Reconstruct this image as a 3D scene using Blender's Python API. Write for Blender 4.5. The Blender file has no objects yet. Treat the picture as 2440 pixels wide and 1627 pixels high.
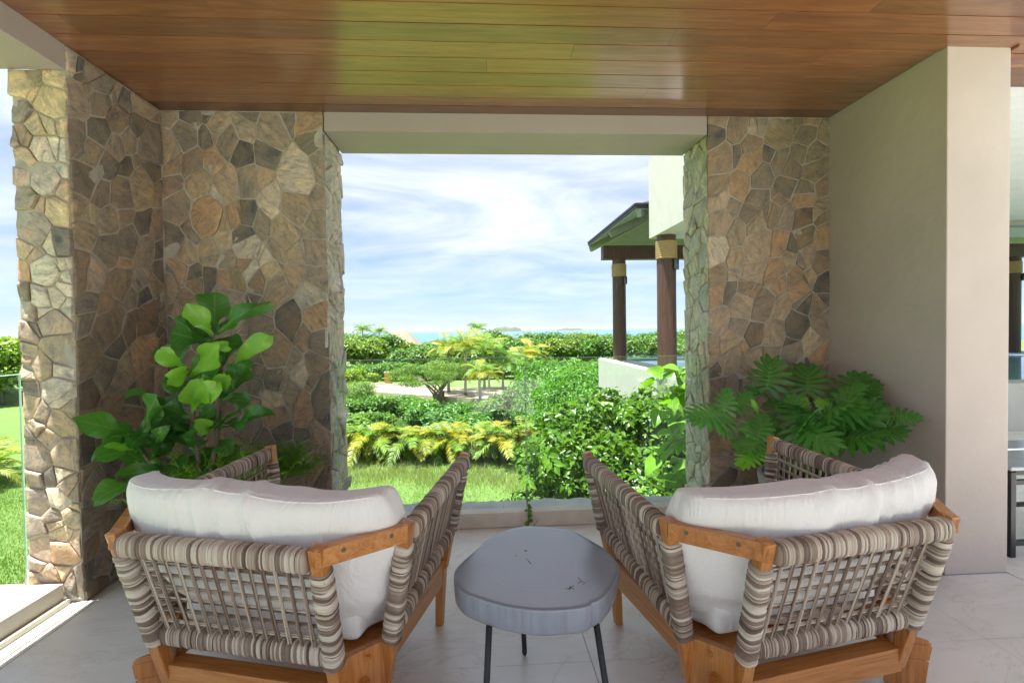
import bpy, bmesh, math, random
import numpy as np
from mathutils import Vector, Matrix, noise
R = math.radians
random.seed(7); rng = np.random.default_rng(7)
sc = bpy.context.scene
col = sc.collection

# ------------------------------------------------------------------ camera
cam = bpy.data.cameras.new('camera'); co = bpy.data.objects.new('camera', cam); col.objects.link(co)
rr = Vector((0.99797974, -0.06176101, -0.01490035)); uu = Vector((0.01627942, 0.02188643, 0.99962791))
fw = Vector((0.06141191, 0.99785097, -0.02284764))
m = Matrix((rr, uu, -fw)).transposed().to_4x4(); m.translation = (0, 0, 1.42)
co.matrix_world = m
cam.sensor_width = 36; cam.lens = 36*1200/2440; cam.clip_start = .05; cam.clip_end = 60000
sc.camera = co

# ------------------------------------------------------------------ sky, sun, exposure
SUN = Vector((-0.17, -0.11, 1.0)).normalized()           # towards the sun: high, a little behind and left
SUN_EL = math.asin(SUN.z); SUN_AZ = math.atan2(SUN.x, SUN.y)
w = bpy.data.worlds.new('World'); sc.world = w; w.use_nodes = True
nt = w.node_tree; nt.nodes.clear()
def wn(t, **k):
    n = nt.nodes.new(t)
    for a, b in k.items(): setattr(n, a, b)
    return n
L = nt.links.new
sky = wn('ShaderNodeTexSky', sky_type='NISHITA', sun_disc=False, sun_elevation=SUN_EL, sun_rotation=SUN_AZ, air_density=1.0, dust_density=0.1, ozone_density=3.0)
tc = wn('ShaderNodeTexCoord')
sx = wn('ShaderNodeSeparateXYZ'); L(tc.outputs['Generated'], sx.inputs[0])
def math_n(op, a, b=None, clamp=False):
    n = wn('ShaderNodeMath', operation=op, use_clamp=clamp)
    for i, v in enumerate((a, b)):
        if v is None: continue
        if isinstance(v, (int, float)): n.inputs[i].default_value = v
        else: L(v, n.inputs[i])
    return n.outputs[0]
zc = math_n('MAXIMUM', sx.outputs['Z'], 0.0)
den = math_n('ADD', zc, 0.16)
cx = math_n('DIVIDE', sx.outputs['X'], den); cy = math_n('DIVIDE', sx.outputs['Y'], den)
cb = wn('ShaderNodeCombineXYZ'); L(cx, cb.inputs[0]); L(cy, cb.inputs[1])
mp = wn('ShaderNodeMapping'); mp.inputs['Rotation'].default_value = (0, 0, R(48)); mp.inputs['Scale'].default_value = (.75, 1.05, 1); mp.inputs['Location'].default_value = (5.2, 2.1, 0)
L(cb.outputs[0], mp.inputs[0])
n1 = wn('ShaderNodeTexNoise'); n1.inputs['Scale'].default_value = 1.1; n1.inputs['Detail'].default_value = 9; n1.inputs['Roughness'].default_value = .56; n1.inputs['Distortion'].default_value = 1.5
L(mp.outputs[0], n1.inputs['Vector'])
cr = wn('ShaderNodeValToRGB'); cr.color_ramp.elements[0].position = .35; cr.color_ramp.elements[1].position = .63
cr.color_ramp.elements[0].color = (.40, .40, .40, 1); cr.color_ramp.elements[1].color = (.97, .97, .97, 1)
L(n1.outputs['Fac'], cr.inputs[0])
hz = wn('ShaderNodeMapRange'); hz.inputs['From Min'].default_value = .0; hz.inputs['From Max'].default_value = .22; hz.inputs['To Min'].default_value = .22; hz.inputs['To Max'].default_value = 1.0
L(sx.outputs['Z'], hz.inputs['Value'])
cf = math_n('MULTIPLY', cr.outputs[0], hz.outputs[0], True)
n2 = wn('ShaderNodeTexNoise'); n2.inputs['Scale'].default_value = 2.3; n2.inputs['Detail'].default_value = 6
L(mp.outputs[0], n2.inputs['Vector'])
cc = wn('ShaderNodeValToRGB'); cc.color_ramp.elements[0].position = .3; cc.color_ramp.elements[1].position = .7
cc.color_ramp.elements[0].color = (6.9, 7.8, 8.9, 1); cc.color_ramp.elements[1].color = (9.2, 9.45, 9.8, 1)
for e in cc.color_ramp.elements: e.color = tuple(min(1, c/10) for c in e.color[:3]) + (1,)
L(n2.outputs['Fac'], cc.inputs[0])
cs = wn('ShaderNodeVectorMath', operation='SCALE'); cs.inputs['Scale'].default_value = 4.3
L(cc.outputs[0], cs.inputs[0])
tint = wn('ShaderNodeVectorMath', operation='MULTIPLY'); L(sky.outputs[0], tint.inputs[0]); tint.inputs[1].default_value = (.32, .39, .56)
mx = wn('ShaderNodeMix', data_type='RGBA'); L(cf, mx.inputs['Factor']); L(tint.outputs[0], mx.inputs['A']); L(cs.outputs[0], mx.inputs['B'])
bg = wn('ShaderNodeBackground'); bg.inputs['Strength'].default_value = .06
L(mx.outputs['Result'], bg.inputs['Color'])
wo = wn('ShaderNodeOutputWorld'); L(bg.outputs[0], wo.inputs['Surface'])

sl = bpy.data.lights.new('sun', 'SUN'); sl.energy = 3.35; sl.angle = R(.55); sl.color = (1, .955, .88)
so = bpy.data.objects.new('sun', sl); col.objects.link(so)
so.rotation_euler = (-SUN).to_track_quat('-Z', 'Y').to_euler(); so.location = (-20, -20, 60)

sc.view_settings.view_transform = 'Standard'; sc.view_settings.look = 'None'
sc.view_settings.exposure = 2.40; sc.view_settings.gamma = 1; sc.view_settings.use_curve_mapping = False
try:
    sc.cycles.max_bounces = 10; sc.cycles.diffuse_bounces = 5; sc.cycles.glossy_bounces = 4; sc.cycles.transparent_max_bounces = 16
    sc.cycles.transmission_bounces = 6; sc.cycles.volume_bounces = 0; sc.cycles.use_denoising = True; sc.cycles.sample_clamp_indirect = 6
    sc.cycles.caustics_reflective = False; sc.cycles.caustics_refractive = False
except Exception: pass

# ------------------------------------------------------------------ helpers
def tag(o, label=None, cat=None, group=None, kind=None):
    if label: o['label'] = label
    if cat: o['category'] = cat
    if group: o['group'] = group
    if kind: o['kind'] = kind
    return o
def link(name, me, mat=None, parent=None, loc=None):
    o = bpy.data.objects.new(name, me); col.objects.link(o)
    if mat is not None and me is not None and not len(me.materials): me.materials.append(mat)
    if parent is not None: o.parent = parent
    if loc is not None: o.location = loc
    return o
def empty(name, loc=(0, 0, 0), rz=0):
    o = bpy.data.objects.new(name, None); col.objects.link(o); o.location = loc; o.rotation_euler = (0, 0, rz)
    o.empty_display_size = .1
    return o
def smooth(me, on=True):
    me.polygons.foreach_set('use_smooth', [on]*len(me.polygons)); me.update()
def np_mesh(name, V, F):
    """V (n,3) float, F (m,k) int, all faces with k corners"""
    V = np.asarray(V, np.float32); F = np.asarray(F, np.int32); me = bpy.data.meshes.new(name)
    me.vertices.add(len(V)); me.vertices.foreach_set('co', V.ravel())
    k = F.shape[1]; me.loops.add(F.size); me.loops.foreach_set('vertex_index', F.ravel())
    me.polygons.add(len(F)); me.polygons.foreach_set('loop_start', np.arange(0, F.size, k, dtype=np.int32))
    me.update(calc_edges=True); me.validate()
    return me
class MB:
    def __init__(s): s.v = []; s.f = []
    def add(s, vs, fs):
        b = len(s.v); s.v += [tuple(v) for v in vs]; s.f += [tuple(b+i for i in f) for f in fs]; return s
    def box(s, a, b, M=None):
        x0, y0, z0 = a; x1, y1, z1 = b
        vs = [(x0,y0,z0),(x1,y0,z0),(x1,y1,z0),(x0,y1,z0),(x0,y0,z1),(x1,y0,z1),(x1,y1,z1),(x0,y1,z1)]
        if M is not None: vs = [M @ Vector(v) for v in vs]
        return s.add(vs, [(0,3,2,1),(4,5,6,7),(0,1,5,4),(1,2,6,5),(2,3,7,6),(3,0,4,7)])
    def hexa(s, bot, top):
        n = len(bot); fs = [tuple(range(n))[::-1], tuple(range(n, 2*n))]
        fs += [(i, (i+1) % n, n+(i+1) % n, n+i) for i in range(n)]
        return s.add(list(bot)+list(top), fs)
    def beam(s, p, q, wu, wv, up=(0, 0, 1), wu1=None, wv1=None):
        p = Vector(p); q = Vector(q); d = (q-p).normalized(); u = d.cross(Vector(up)).normalized(); v = u.cross(d)
        wu1 = wu if wu1 is None else wu1; wv1 = wv if wv1 is None else wv1
        def ring(c, a, b): return [c-u*a/2-v*b/2, c+u*a/2-v*b/2, c+u*a/2+v*b/2, c-u*a/2+v*b/2]
        return s.hexa(ring(p, wu, wv), ring(q, wu1, wv1))
    def tube(s, pts, rad, n=8, cap=True):
        pts = [Vector(p) for p in pts]; rad = rad if isinstance(rad, (list, tuple)) else [rad]*len(pts)
        rings = []; u = None
        for i, p in enumerate(pts):
            d = (pts[min(i+1, len(pts)-1)]-pts[max(i-1, 0)]).normalized()
            if u is None: u = d.orthogonal().normalized()
            else:
                u = (u - d*u.dot(d))
                u = u.normalized() if u.length > 1e-6 else d.orthogonal().normalized()
            v = d.cross(u); b = len(s.v)
            s.v += [tuple(p+(u*math.cos(2*math.pi*k/n)+v*math.sin(2*math.pi*k/n))*rad[i]) for k in range(n)]; rings.append(b)
        for a, b in zip(rings, rings[1:]):
            s.f += [(a+k, a+(k+1) % n, b+(k+1) % n, b+k) for k in range(n)]
        if cap:
            s.f.append(tuple(rings[0]+k for k in range(n))[::-1]); s.f.append(tuple(rings[-1]+k for k in range(n)))
        return s
    def lathe(s, prof, n=32, c=(0, 0, 0)):
        b = len(s.v)
        for r, z in prof: s.v += [(c[0]+r*math.cos(2*math.pi*k/n), c[1]+r*math.sin(2*math.pi*k/n), c[2]+z) for k in range(n)]
        for i in range(len(prof)-1):
            s.f += [(b+i*n+k, b+i*n+(k+1) % n, b+(i+1)*n+(k+1) % n, b+(i+1)*n+k) for k in range(n)]
        return s
    def mesh(s, name, bevel=0, seg=2):
        me = bpy.data.meshes.new(name); me.from_pydata(s.v, [], s.f); me.update()
        if bevel:
            bm = bmesh.new(); bm.from_mesh(me)
            es = [e for e in bm.edges if len(e.link_faces) == 2 and e.calc_face_angle(0) > .5]
            bmesh.ops.bevel(bm, geom=es, offset=bevel, segments=seg, affect='EDGES', profile=.6)
            bm.to_mesh(me); bm.free()
        return me
    def build(s, name, mat=None, parent=None, bevel=0, sm=False, loc=None):
        me = s.mesh(name, bevel)
        if sm: smooth(me)
        return link(name, me, mat, parent, loc)
def kids(o): return [c for c in o.children]
def copy_tree(o, parent=None):
    c = o.copy(); col.objects.link(c); c.parent = parent
    for ch in kids(o): copy_tree(ch, c)
    return c
ORD = ['first','second','third','fourth','fifth','sixth','seventh','eighth','ninth','tenth','eleventh','twelfth','thirteenth','fourteenth','fifteenth','sixteenth','seventeenth','eighteenth','nineteenth','twentieth']

# ------------------------------------------------------------------ materials
def mat(name):
    m = bpy.data.materials.new(name); m.use_nodes = True; t = m.node_tree; b = t.nodes['Principled BSDF']
    return m, t, b
def nd(t, typ, ins=None, **k):
    n = t.nodes.new(typ)
    for a, b in k.items(): setattr(n, a, b)
    for a, b in (ins or {}).items():
        if hasattr(b, 'is_linked') or isinstance(b, bpy.types.NodeSocket): t.links.new(b, n.inputs[a])
        else: n.inputs[a].default_value = b
    return n
def ramp(t, fac, stops):
    r = nd(t, 'ShaderNodeValToRGB'); el = r.color_ramp.elements
    while len(el) < len(stops): el.new(.5)
    for e, (p, c) in zip(el, stops): e.position = p; e.color = tuple(c)+(1,) if len(c) == 3 else c
    t.links.new(fac, r.inputs[0]); return r.outputs[0]
def coords(t, kind='Object', scale=(1, 1, 1), rot=(0, 0, 0)):
    c = nd(t, 'ShaderNodeTexCoord'); mpn = nd(t, 'ShaderNodeMapping', {'Vector': c.outputs[kind], 'Scale': scale, 'Rotation': rot})
    return mpn.outputs[0]
def tnoise(t, vec, s, d=5, r=.55, dist=0):
    return nd(t, 'ShaderNodeTexNoise', {'Vector': vec, 'Scale': s, 'Detail': d, 'Roughness': r, 'Distortion': dist}).outputs['Fac']
def mixc(t, f, a, b, mode='MIX'):
    n = nd(t, 'ShaderNodeMix', data_type='RGBA', blend_type=mode)
    for k, v in (('Factor', f), ('A', a), ('B', b)):
        if isinstance(v, bpy.types.NodeSocket): t.links.new(v, n.inputs[k])
        else: n.inputs[k].default_value = v if isinstance(v, (int, float)) else (tuple(v)+(1,) if len(v) == 3 else v)
    return n.outputs['Result']
def bump(t, b, h, strength=.3, dist=.01):
    n = nd(t, 'ShaderNodeBump', {'Height': h, 'Strength': strength, 'Distance': dist}); t.links.new(n.outputs[0], b.inputs['Normal'])
def simple(name, c, rough=.5, noise_s=0, amt=.15, bmp=0, metal=0, spec=.5, coat=0):
    m, t, b = mat(name); b.inputs['Roughness'].default_value = rough; b.inputs['Metallic'].default_value = metal
    b.inputs['Specular IOR Level'].default_value = spec; b.inputs['Coat Weight'].default_value = coat
    if noise_s:
        v = coords(t); f = tnoise(t, v, noise_s)
        t.links.new(ramp(t, f, [(.3, [x*(1-amt) for x in c]), (.7, [min(1, x*(1+amt)) for x in c])]), b.inputs['Base Color'])
        if bmp: bump(t, b, tnoise(t, v, noise_s*6, 6), bmp, .01)
    else: b.inputs['Base Color'].default_value = (*c, 1)
    return m

# stone: the piece's own colour comes from the object, veins and specks on top
m, t, b = mat('quartzite'); M_STONE = m
oi = nd(t, 'ShaderNodeObjectInfo')
tcn = nd(t, 'ShaderNodeTexCoord')
sm_ = nd(t, 'ShaderNodeMath', {0: oi.outputs['Random'], 1: 60.0}, operation='MULTIPLY').outputs[0]
rot = nd(t, 'ShaderNodeCombineXYZ', {'Z': nd(t, 'ShaderNodeMath', {0: oi.outputs['Random'], 1: 6.28}, operation='MULTIPLY').outputs[0]}).outputs[0]
loc = nd(t, 'ShaderNodeCombineXYZ', {'X': sm_, 'Y': sm_}).outputs[0]
mpv = nd(t, 'ShaderNodeMapping', {'Vector': tcn.outputs['Object'], 'Rotation': rot, 'Location': loc}).outputs[0]
st = nd(t, 'ShaderNodeMapping', {'Vector': mpv, 'Scale': (4.5, 11, 8)}).outputs[0]
f1 = tnoise(t, st, 2.6, 8, .72, .7); f2 = tnoise(t, mpv, 7.5, 6, .68, .5); f3 = tnoise(t, mpv, 75, 4, .75)
k1 = ramp(t, f1, [(.30, (.26, .28, .32)), (.42, (.70, .71, .73)), (.52, (1.05, 1.0, .94)), (.62, (1.32, 1.2, 1.04)), (.71, (2.0, 1.85, 1.65))])
c1 = mixc(t, 1.0, oi.outputs['Color'], k1, 'MULTIPLY')
k2 = ramp(t, f2, [(.32, (.05, .055, .065)), (.44, (.20, .16, .125)), (.55, (.30, .225, .15)), (.64, (.40, .23, .10)), (.74, (.50, .45, .37))])
c2 = mixc(t, .46, c1, k2)
sp = ramp(t, f3, [(.34, (0, 0, 0)), (.42, (1, 1, 1))]); c3 = mixc(t, nd(t, 'ShaderNodeMath', {0: sp, 1: .25}, operation='ADD', use_clamp=True).outputs[0], (.07, .06, .055), c2)
sp2 = ramp(t, f3, [(.66, (0, 0, 0)), (.74, (1, 1, 1))]); c3b = mixc(t, nd(t, 'ShaderNodeMath', {0: sp2, 1: .5}, operation='MULTIPLY').outputs[0], c3, (.62, .56, .46))
t.links.new(c3b, b.inputs['Base Color']); b.inputs['Roughness'].default_value = .62; b.inputs['Specular IOR Level'].default_value = .45
hgt = nd(t, 'ShaderNodeMath', {0: f1, 1: tnoise(t, mpv, 28, 6, .7)}, operation='ADD').outputs[0]
bump(t, b, hgt, .75, .012)
m, t, b = mat('mortar'); M_MORTAR = m
v = coords(t); f = tnoise(t, v, 14, 6)
t.links.new(ramp(t, f, [(.3, (.31, .275, .235)), (.7, (.48, .435, .38))]), b.inputs['Base Color']); b.inputs['Roughness'].default_value = .9
bump(t, b, tnoise(t, v, 60, 6, .7), .8, .01)

def wood(name, ramp_stops, axis, rough, coat=0, sc_=1, bm=.12, obj_tint=True):
    m, t, b = mat(name)
    oi = nd(t, 'ShaderNodeObjectInfo'); tcn = nd(t, 'ShaderNodeTexCoord')
    off = nd(t, 'ShaderNodeMath', {0: oi.outputs['Random'], 1: 37.0}, operation='MULTIPLY').outputs[0]
    lo = nd(t, 'ShaderNodeCombineXYZ', {'X': off, 'Y': off, 'Z': off}).outputs[0]
    s = [16*sc_]*3; s[axis] = 1.1*sc_
    v = nd(t, 'ShaderNodeMapping', {'Vector': tcn.outputs['Object'], 'Location': lo, 'Scale': s}).outputs[0]
    f = tnoise(t, v, 1.6, 7, .6, 1.4); g = tnoise(t, v, 7, 4, .7, .4)
    fac = nd(t, 'ShaderNodeMath', {0: nd(t, 'ShaderNodeMath', {0: f, 1: .75}, operation='MULTIPLY').outputs[0], 1: nd(t, 'ShaderNodeMath', {0: g, 1: .25}, operation='MULTIPLY').outputs[0]}, operation='ADD').outputs[0]
    c = ramp(t, fac, ramp_stops)
    if obj_tint: c = mixc(t, 1.0, c, oi.outputs['Color'], 'MULTIPLY')
    t.links.new(c, b.inputs['Base Color']); b.inputs['Roughness'].default_value = rough
    b.inputs['Coat Weight'].default_value = coat; b.inputs['Coat Roughness'].default_value = .12
    bump(t, b, fac, bm, .004)
    return m, t, b
M_CEIL, t, b = wood('ceiling wood', [(.3, (.115, .042, .016)), (.5, (.20, .078, .028)), (.7, (.29, .125, .045))], 0, .30, .9, 1, .05)
b.inputs['Coat IOR'].default_value = 1.62; b.inputs['Coat Roughness'].default_value = .17
M_TEAK, t, b = wood('teak', [(.28, (.25, .088, .018)), (.5, (.47, .19, .045)), (.72, (.60, .29, .085))], 2, .38, .25, 1.3, .1)
M_TEAKX, t, b = wood('teak along', [(.28, (.25, .088, .018)), (.5, (.47, .19, .045)), (.72, (.60, .29, .085))], 0, .38, .25, 1.3, .1)
M_TEAKY, t, b = wood('teak lengthwise', [(.28, (.25, .088, .018)), (.5, (.47, .19, .045)), (.72, (.60, .29, .085))], 1, .38, .25, 1.3, .1)
M_DARKWOOD, t, b = wood('dark timber', [(.3, (.035, .018, .013)), (.5, (.075, .035, .025)), (.72, (.13, .065, .045))], 2, .5, 0, 1, .3)
M_STUCCO = simple('warm stucco', (.52, .455, .41), .85, 1.6, .07, .45)
M_STUCCOW = simple('white stucco', (.55, .54, .515), .8, 4, .05, .15)
M_BEAM = simple('beam render', (.37, .31, .295), .85, 2.2, .04, .2)
m, t, b = mat('cream limestone'); M_FLOOR = m
oi = nd(t, 'ShaderNodeObjectInfo'); gm = nd(t, 'ShaderNodeNewGeometry')
v = nd(t, 'ShaderNodeMapping', {'Vector': gm.outputs['Position'], 'Scale': (1, 1.6, 1), 'Rotation': (0, 0, .5)}).outputs[0]
f = tnoise(t, v, 2.2, 8, .62, .6)
base = ramp(t, f, [(.3, (.73, .70, .65)), (.55, (.82, .80, .76)), (.75, (.85, .835, .80))])
vv = tnoise(t, v, 1.3, 10, .7, 1.2)
vein = ramp(t, vv, [(.494, (0, 0, 0)), (.5, (1, 1, 1)), (.506, (0, 0, 0))])
c = mixc(t, nd(t, 'ShaderNodeMath', {0: vein, 1: .42}, operation='MULTIPLY').outputs[0], base, (.42, .28, .14))
spf = tnoise(t, v, 9, 3, .5); sp = ramp(t, spf, [(.70, (0, 0, 0)), (.78, (1, 1, 1))])
c = mixc(t, nd(t, 'ShaderNodeMath', {0: sp, 1: .35}, operation='MULTIPLY').outputs[0], c, (.55, .43, .28))
t.links.new(c, b.inputs['Base Color']); b.inputs['Roughness'].default_value = .32; b.inputs['Specular IOR Level'].default_value = .5
M_SILL = simple('sill stone', (.64, .58, .48), .5, 5, .12, .08)
M_LEDGE = simple('grey ledge stone', (.54, .56, .54), .7, 6, .2, .35)
m, t, b = mat('woven cord'); M_CORD = m
at = nd(t, 'ShaderNodeAttribute', attribute_name='tone')
c = ramp(t, at.outputs['Fac'], [(0, (.10, .062, .043)), (.25, (.20, .14, .105)), (.45, (.29, .22, .17)), (.68, (.40, .325, .26)), (.85, (.54, .465, .375)), (1, (.66, .60, .51))])
t.links.new(c, b.inputs['Base Color']); b.inputs['Roughness'].default_value = .5
m, t, b = mat('white cushion fabric'); M_FAB = m
v = coords(t); b.inputs['Base Color'].default_value = (.80, .785, .775, 1); b.inputs['Roughness'].default_value = .85; b.inputs['Sheen Weight'].default_value = .2
wv = nd(t, 'ShaderNodeTexNoise', {'Vector': v, 'Scale': 420.0, 'Detail': 2.0}).outputs['Fac']
cz = tnoise(t, nd(t, 'ShaderNodeMapping', {'Vector': v, 'Scale': (9, 5, 3.5), 'Rotation': (0, .35, 0)}).outputs[0], 1.0, 4, .55, 1.2)
cz2 = nd(t, 'ShaderNodeMath', {0: nd(t, 'ShaderNodeMath', {0: cz, 1: .5}, operation='SUBTRACT').outputs[0]}, operation='ABSOLUTE').outputs[0]
bump(t, b, nd(t, 'ShaderNodeMath', {0: cz2, 1: nd(t, 'ShaderNodeMath', {0: wv, 1: .01}, operation='MULTIPLY').outputs[0]}, operation='ADD').outputs[0], .42, .05)
m, t, b = mat('blackened wood'); M_TABLE = m
v = coords(t, scale=(1, 1, 1)); 
ln = nd(t, 'ShaderNodeVectorMath', {0: nd(t, 'ShaderNodeMapping', {'Vector': v, 'Scale': (1, 1, 0)}).outputs[0]}, operation='LENGTH').outputs['Value']
wob = nd(t, 'ShaderNodeMath', {0: ln, 1: nd(t, 'ShaderNodeMath', {0: tnoise(t, v, 5, 3), 1: .06}, operation='MULTIPLY').outputs[0]}, operation='ADD').outputs[0]
rg = nd(t, 'ShaderNodeTexNoise', {'W': nd(t, 'ShaderNodeMath', {0: wob, 1: 70.0}, operation='MULTIPLY').outputs[0], 'Scale': 1.0, 'Detail': 4.0}, noise_dimensions='1D').outputs['Fac']
gr = tnoise(t, nd(t, 'ShaderNodeMapping', {'Vector': v, 'Scale': (60, 60, 4)}).outputs[0], 1.0, 5)
t.links.new(ramp(t, rg, [(.3, (.25, .285, .35)), (.7, (.265, .30, .368))]), b.inputs['Base Color'])
b.inputs['Roughness'].default_value = .34; b.inputs['Coat Weight'].default_value = .6; b.inputs['Coat Roughness'].default_value = .28
cg = b.inputs['Base Color'].links[0].from_socket
nz = nd(t, 'ShaderNodeMath', {0: nd(t, 'ShaderNodeSeparateXYZ', {0: nd(t, 'ShaderNodeNewGeometry').outputs['Normal']}).outputs['Z']}, operation='ABSOLUTE').outputs[0]
side_ = nd(t, 'ShaderNodeMath', {0: 1.0, 1: nz}, operation='SUBTRACT', use_clamp=True).outputs[0]
t.links.new(mixc(t, side_, cg, ramp(t, gr, [(.32, (.80, .80, .82)), (.62, (1.06, 1.06, 1.05))]), 'MULTIPLY'), b.inputs['Base Color'])
bump(t, b, nd(t, 'ShaderNodeMath', {0: nd(t, 'ShaderNodeMath', {0: rg, 1: .25}, operation='MULTIPLY').outputs[0], 1: nd(t, 'ShaderNodeMath', {0: gr, 1: side_}, operation='MULTIPLY').outputs[0]}, operation='ADD').outputs[0], .2, .003)
M_BLACK = simple('black metal', (.018, .02, .022), .4, 0, metal=.3)
M_CRACK = simple('crack dark', (.01, .01, .012), .9)
M_POT = simple('grey concrete', (.30, .31, .29), .8, 9, .12, .2)
M_SOIL = simple('soil', (.05, .035, .025), .95, 30, .3, .5)
M_ROPE = simple('rope', (.42, .29, .14), .9, 60, .3, .5)
M_ROOF = simple('dark roof metal', (.03, .03, .032), .5, 6, .2)
M_SOFFIT = simple('grey painted boards', (.25, .26, .23), .6, 5, .1)
M_WHITEBOARD = simple('white painted boards', (.62, .64, .64), .35, 5, .04)
M_LAMP = simple('lamp metal', (.12, .125, .13), .35, 0, metal=.8)
M_ASPH = simple('sandy paving', (.33, .26, .20), .9, 1.2, .1, .2)
M_KERB = simple('pale kerb', (.42, .37, .30), .85, 2, .1)
M_OCHRE = simple('ochre render', (.55, .24, .06), .85, 4, .1)
M_BOLL = simple('brown post', (.22, .10, .05), .8, 6, .15)
M_TAN = simple('tan thatch', (.24, .18, .135), .95, 3, .15, .4)
M_BARK = simple('grey bark', (.22, .19, .15), .9, 8, .3, .5)
M_PBARK = simple('palm bark', (.25, .225, .19), .9, 10, .25, .5)
M_TEAL = simple('pool tile', (.05, .30, .30), .2, 3, .15)

def thin_glass(name, tint, edge=False):
    m = bpy.data.materials.new(name); m.use_nodes = True; t = m.node_tree; t.nodes.clear()
    o = nd(t, 'ShaderNodeOutputMaterial'); tr = nd(t, 'ShaderNodeBsdfTransparent', {'Color': (*tint, 1)}); gl = nd(t, 'ShaderNodeBsdfGlossy', {'Roughness': .0, 'Color': (1, 1, 1, 1)})
    gi = nd(t, 'ShaderNodeNewGeometry').outputs['Backfacing']
    fr = nd(t, 'ShaderNodeMath', {0: nd(t, 'ShaderNodeFresnel', {'IOR': 1.5}).outputs[0], 1: nd(t, 'ShaderNodeMath', {0: 1.0, 1: gi}, operation='SUBTRACT').outputs[0]}, operation='MULTIPLY').outputs[0]
    mxs = nd(t, 'ShaderNodeMixShader', {0: fr, 1: tr.outputs[0], 2: gl.outputs[0]})
    t.links.new(mxs.outputs[0], o.inputs['Surface']); return m
M_GLASS = thin_glass('clear glass', (.93, .97, .955))
m, t, b = mat('glass edge'); M_GEDGE = m
b.inputs['Base Color'].default_value = (.40, .62, .54, 1); b.inputs['Roughness'].default_value = .12; b.inputs['Transmission Weight'].default_value = .15
m, t, b = mat('pool water'); M_POOL = m
b.inputs['Base Color'].default_value = (.30, .62, .70, 1); b.inputs['Roughness'].default_value = .05
bump(t, b, tnoise(t, coords(t), 3, 3), .08, .05)
m, t, b = mat('sea water'); M_SEA = m
b.inputs['Base Color'].default_value = (.04, .15, .24, 1); b.inputs['Roughness'].default_value = .22
bump(t, b, tnoise(t, coords(t, scale=(.05, .2, 1)), 1, 6), .35, 1.0)

def leafmat(name, dark, light, rough=.38, transl=.35, tint=True, vein=False):
    m, t, b = mat(name)
    oi = nd(t, 'ShaderNodeObjectInfo'); ge = nd(t, 'ShaderNodeNewGeometry')
    f = nd(t, 'ShaderNodeMath', {0: ge.outputs['Random Per Island'], 1: tnoise(t, coords(t), 3.0, 3)}, operation='ADD').outputs[0]
    f = nd(t, 'ShaderNodeMath', {0: f, 1: .5}, operation='MULTIPLY').outputs[0]
    c = ramp(t, f, [(.22, dark), (.78, light)])
    if tint: c = mixc(t, 1.0, c, oi.outputs['Color'], 'MULTIPLY')
    t.links.new(c, b.inputs['Base Color']); b.inputs['Roughness'].default_value = rough
    tl = nd(t, 'ShaderNodeBsdfTranslucent', {'Color': mixc(t, 1.0, c, (1.25, 1.25, .55), 'MULTIPLY')})
    ms = nd(t, 'ShaderNodeMixShader', {0: transl, 1: b.outputs[0], 2: tl.outputs[0]})
    t.links.new(ms.outputs[0], t.nodes['Material Output'].inputs['Surface'])
    return m
M_LEAF = leafmat('tree leaf', (.042, .115, .025), (.17, .29, .070), .42, .42)
M_HEDGE = leafmat('glossy hedge leaf', (.026, .10, .012), (.15, .29, .025), .33, .42)
M_PALM = leafmat('palm leaf', (.11, .20, .03), (.34, .35, .06), .5)
M_FIG = leafmat('fig leaf', (.03, .125, .022), (.065, .19, .035), .26, .28)
M_PHIL = leafmat('philodendron leaf', (.04, .17, .035), (.10, .28, .06), .2, .28)
M_FERN = leafmat('fern needle', (.13, .33, .025), (.32, .54, .05), .5, .42)
M_GRASS = leafmat('grass blade', (.08, .18, .02), (.19, .31, .045), .5, .4)
M_DRY = leafmat('tall grass', (.17, .24, .055), (.34, .38, .13), .6, .35)
M_PURPLE = leafmat('purple leaf', (.07, .028, .022), (.20, .085, .055), .5, .3)
M_STEM = simple('green stem', (.16, .24, .05), .5, 20, .2)
M_TWIG = simple('brown stem', (.13, .10, .06), .8, 20, .25)
# veins: across a single broad leaf (t,s stored on the mesh) and along the lobes of a split leaf
def add_veins(m, mode, strength):
    t = m.node_tree; b = t.nodes['Principled BSDF']; c0 = b.inputs['Base Color'].links[0].from_socket
    if mode == 'blade':
        a = nd(t, 'ShaderNodeAttribute', attribute_name='lf'); s = nd(t, 'ShaderNodeSeparateXYZ', {0: a.outputs['Vector']})
        ab = nd(t, 'ShaderNodeMath', {0: s.outputs['Y']}, operation='ABSOLUTE').outputs[0]
        ph_ = nd(t, 'ShaderNodeMath', {0: nd(t, 'ShaderNodeMath', {0: s.outputs['X'], 1: 8.0}, operation='MULTIPLY').outputs[0], 1: nd(t, 'ShaderNodeMath', {0: ab, 1: 1.7}, operation='MULTIPLY').outputs[0]}, operation='SUBTRACT').outputs[0]
        pp = nd(t, 'ShaderNodeMath', {0: ph_, 1: .5}, operation='PINGPONG').outputs[0]
        v1 = ramp(t, pp, [(.0, (1, 1, 1)), (.07, (0, 0, 0))]); v2 = ramp(t, ab, [(.03, (1, 1, 1)), (.08, (0, 0, 0))])
        f = nd(t, 'ShaderNodeMath', {0: v1, 1: v2}, operation='MAXIMUM').outputs[0]
    else:
        a = nd(t, 'ShaderNodeAttribute', attribute_name='vein'); f = nd(t, 'ShaderNodeMath', {0: a.outputs['Fac'], 1: 7.0}, operation='POWER').outputs[0]
    f = nd(t, 'ShaderNodeMath', {0: f, 1: strength}, operation='MULTIPLY').outputs[0]
    c = mixc(t, f, c0, (.30, .42, .14)); t.links.new(c, b.inputs['Base Color'])
    bump(t, b, f, -.4, .006)
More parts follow.
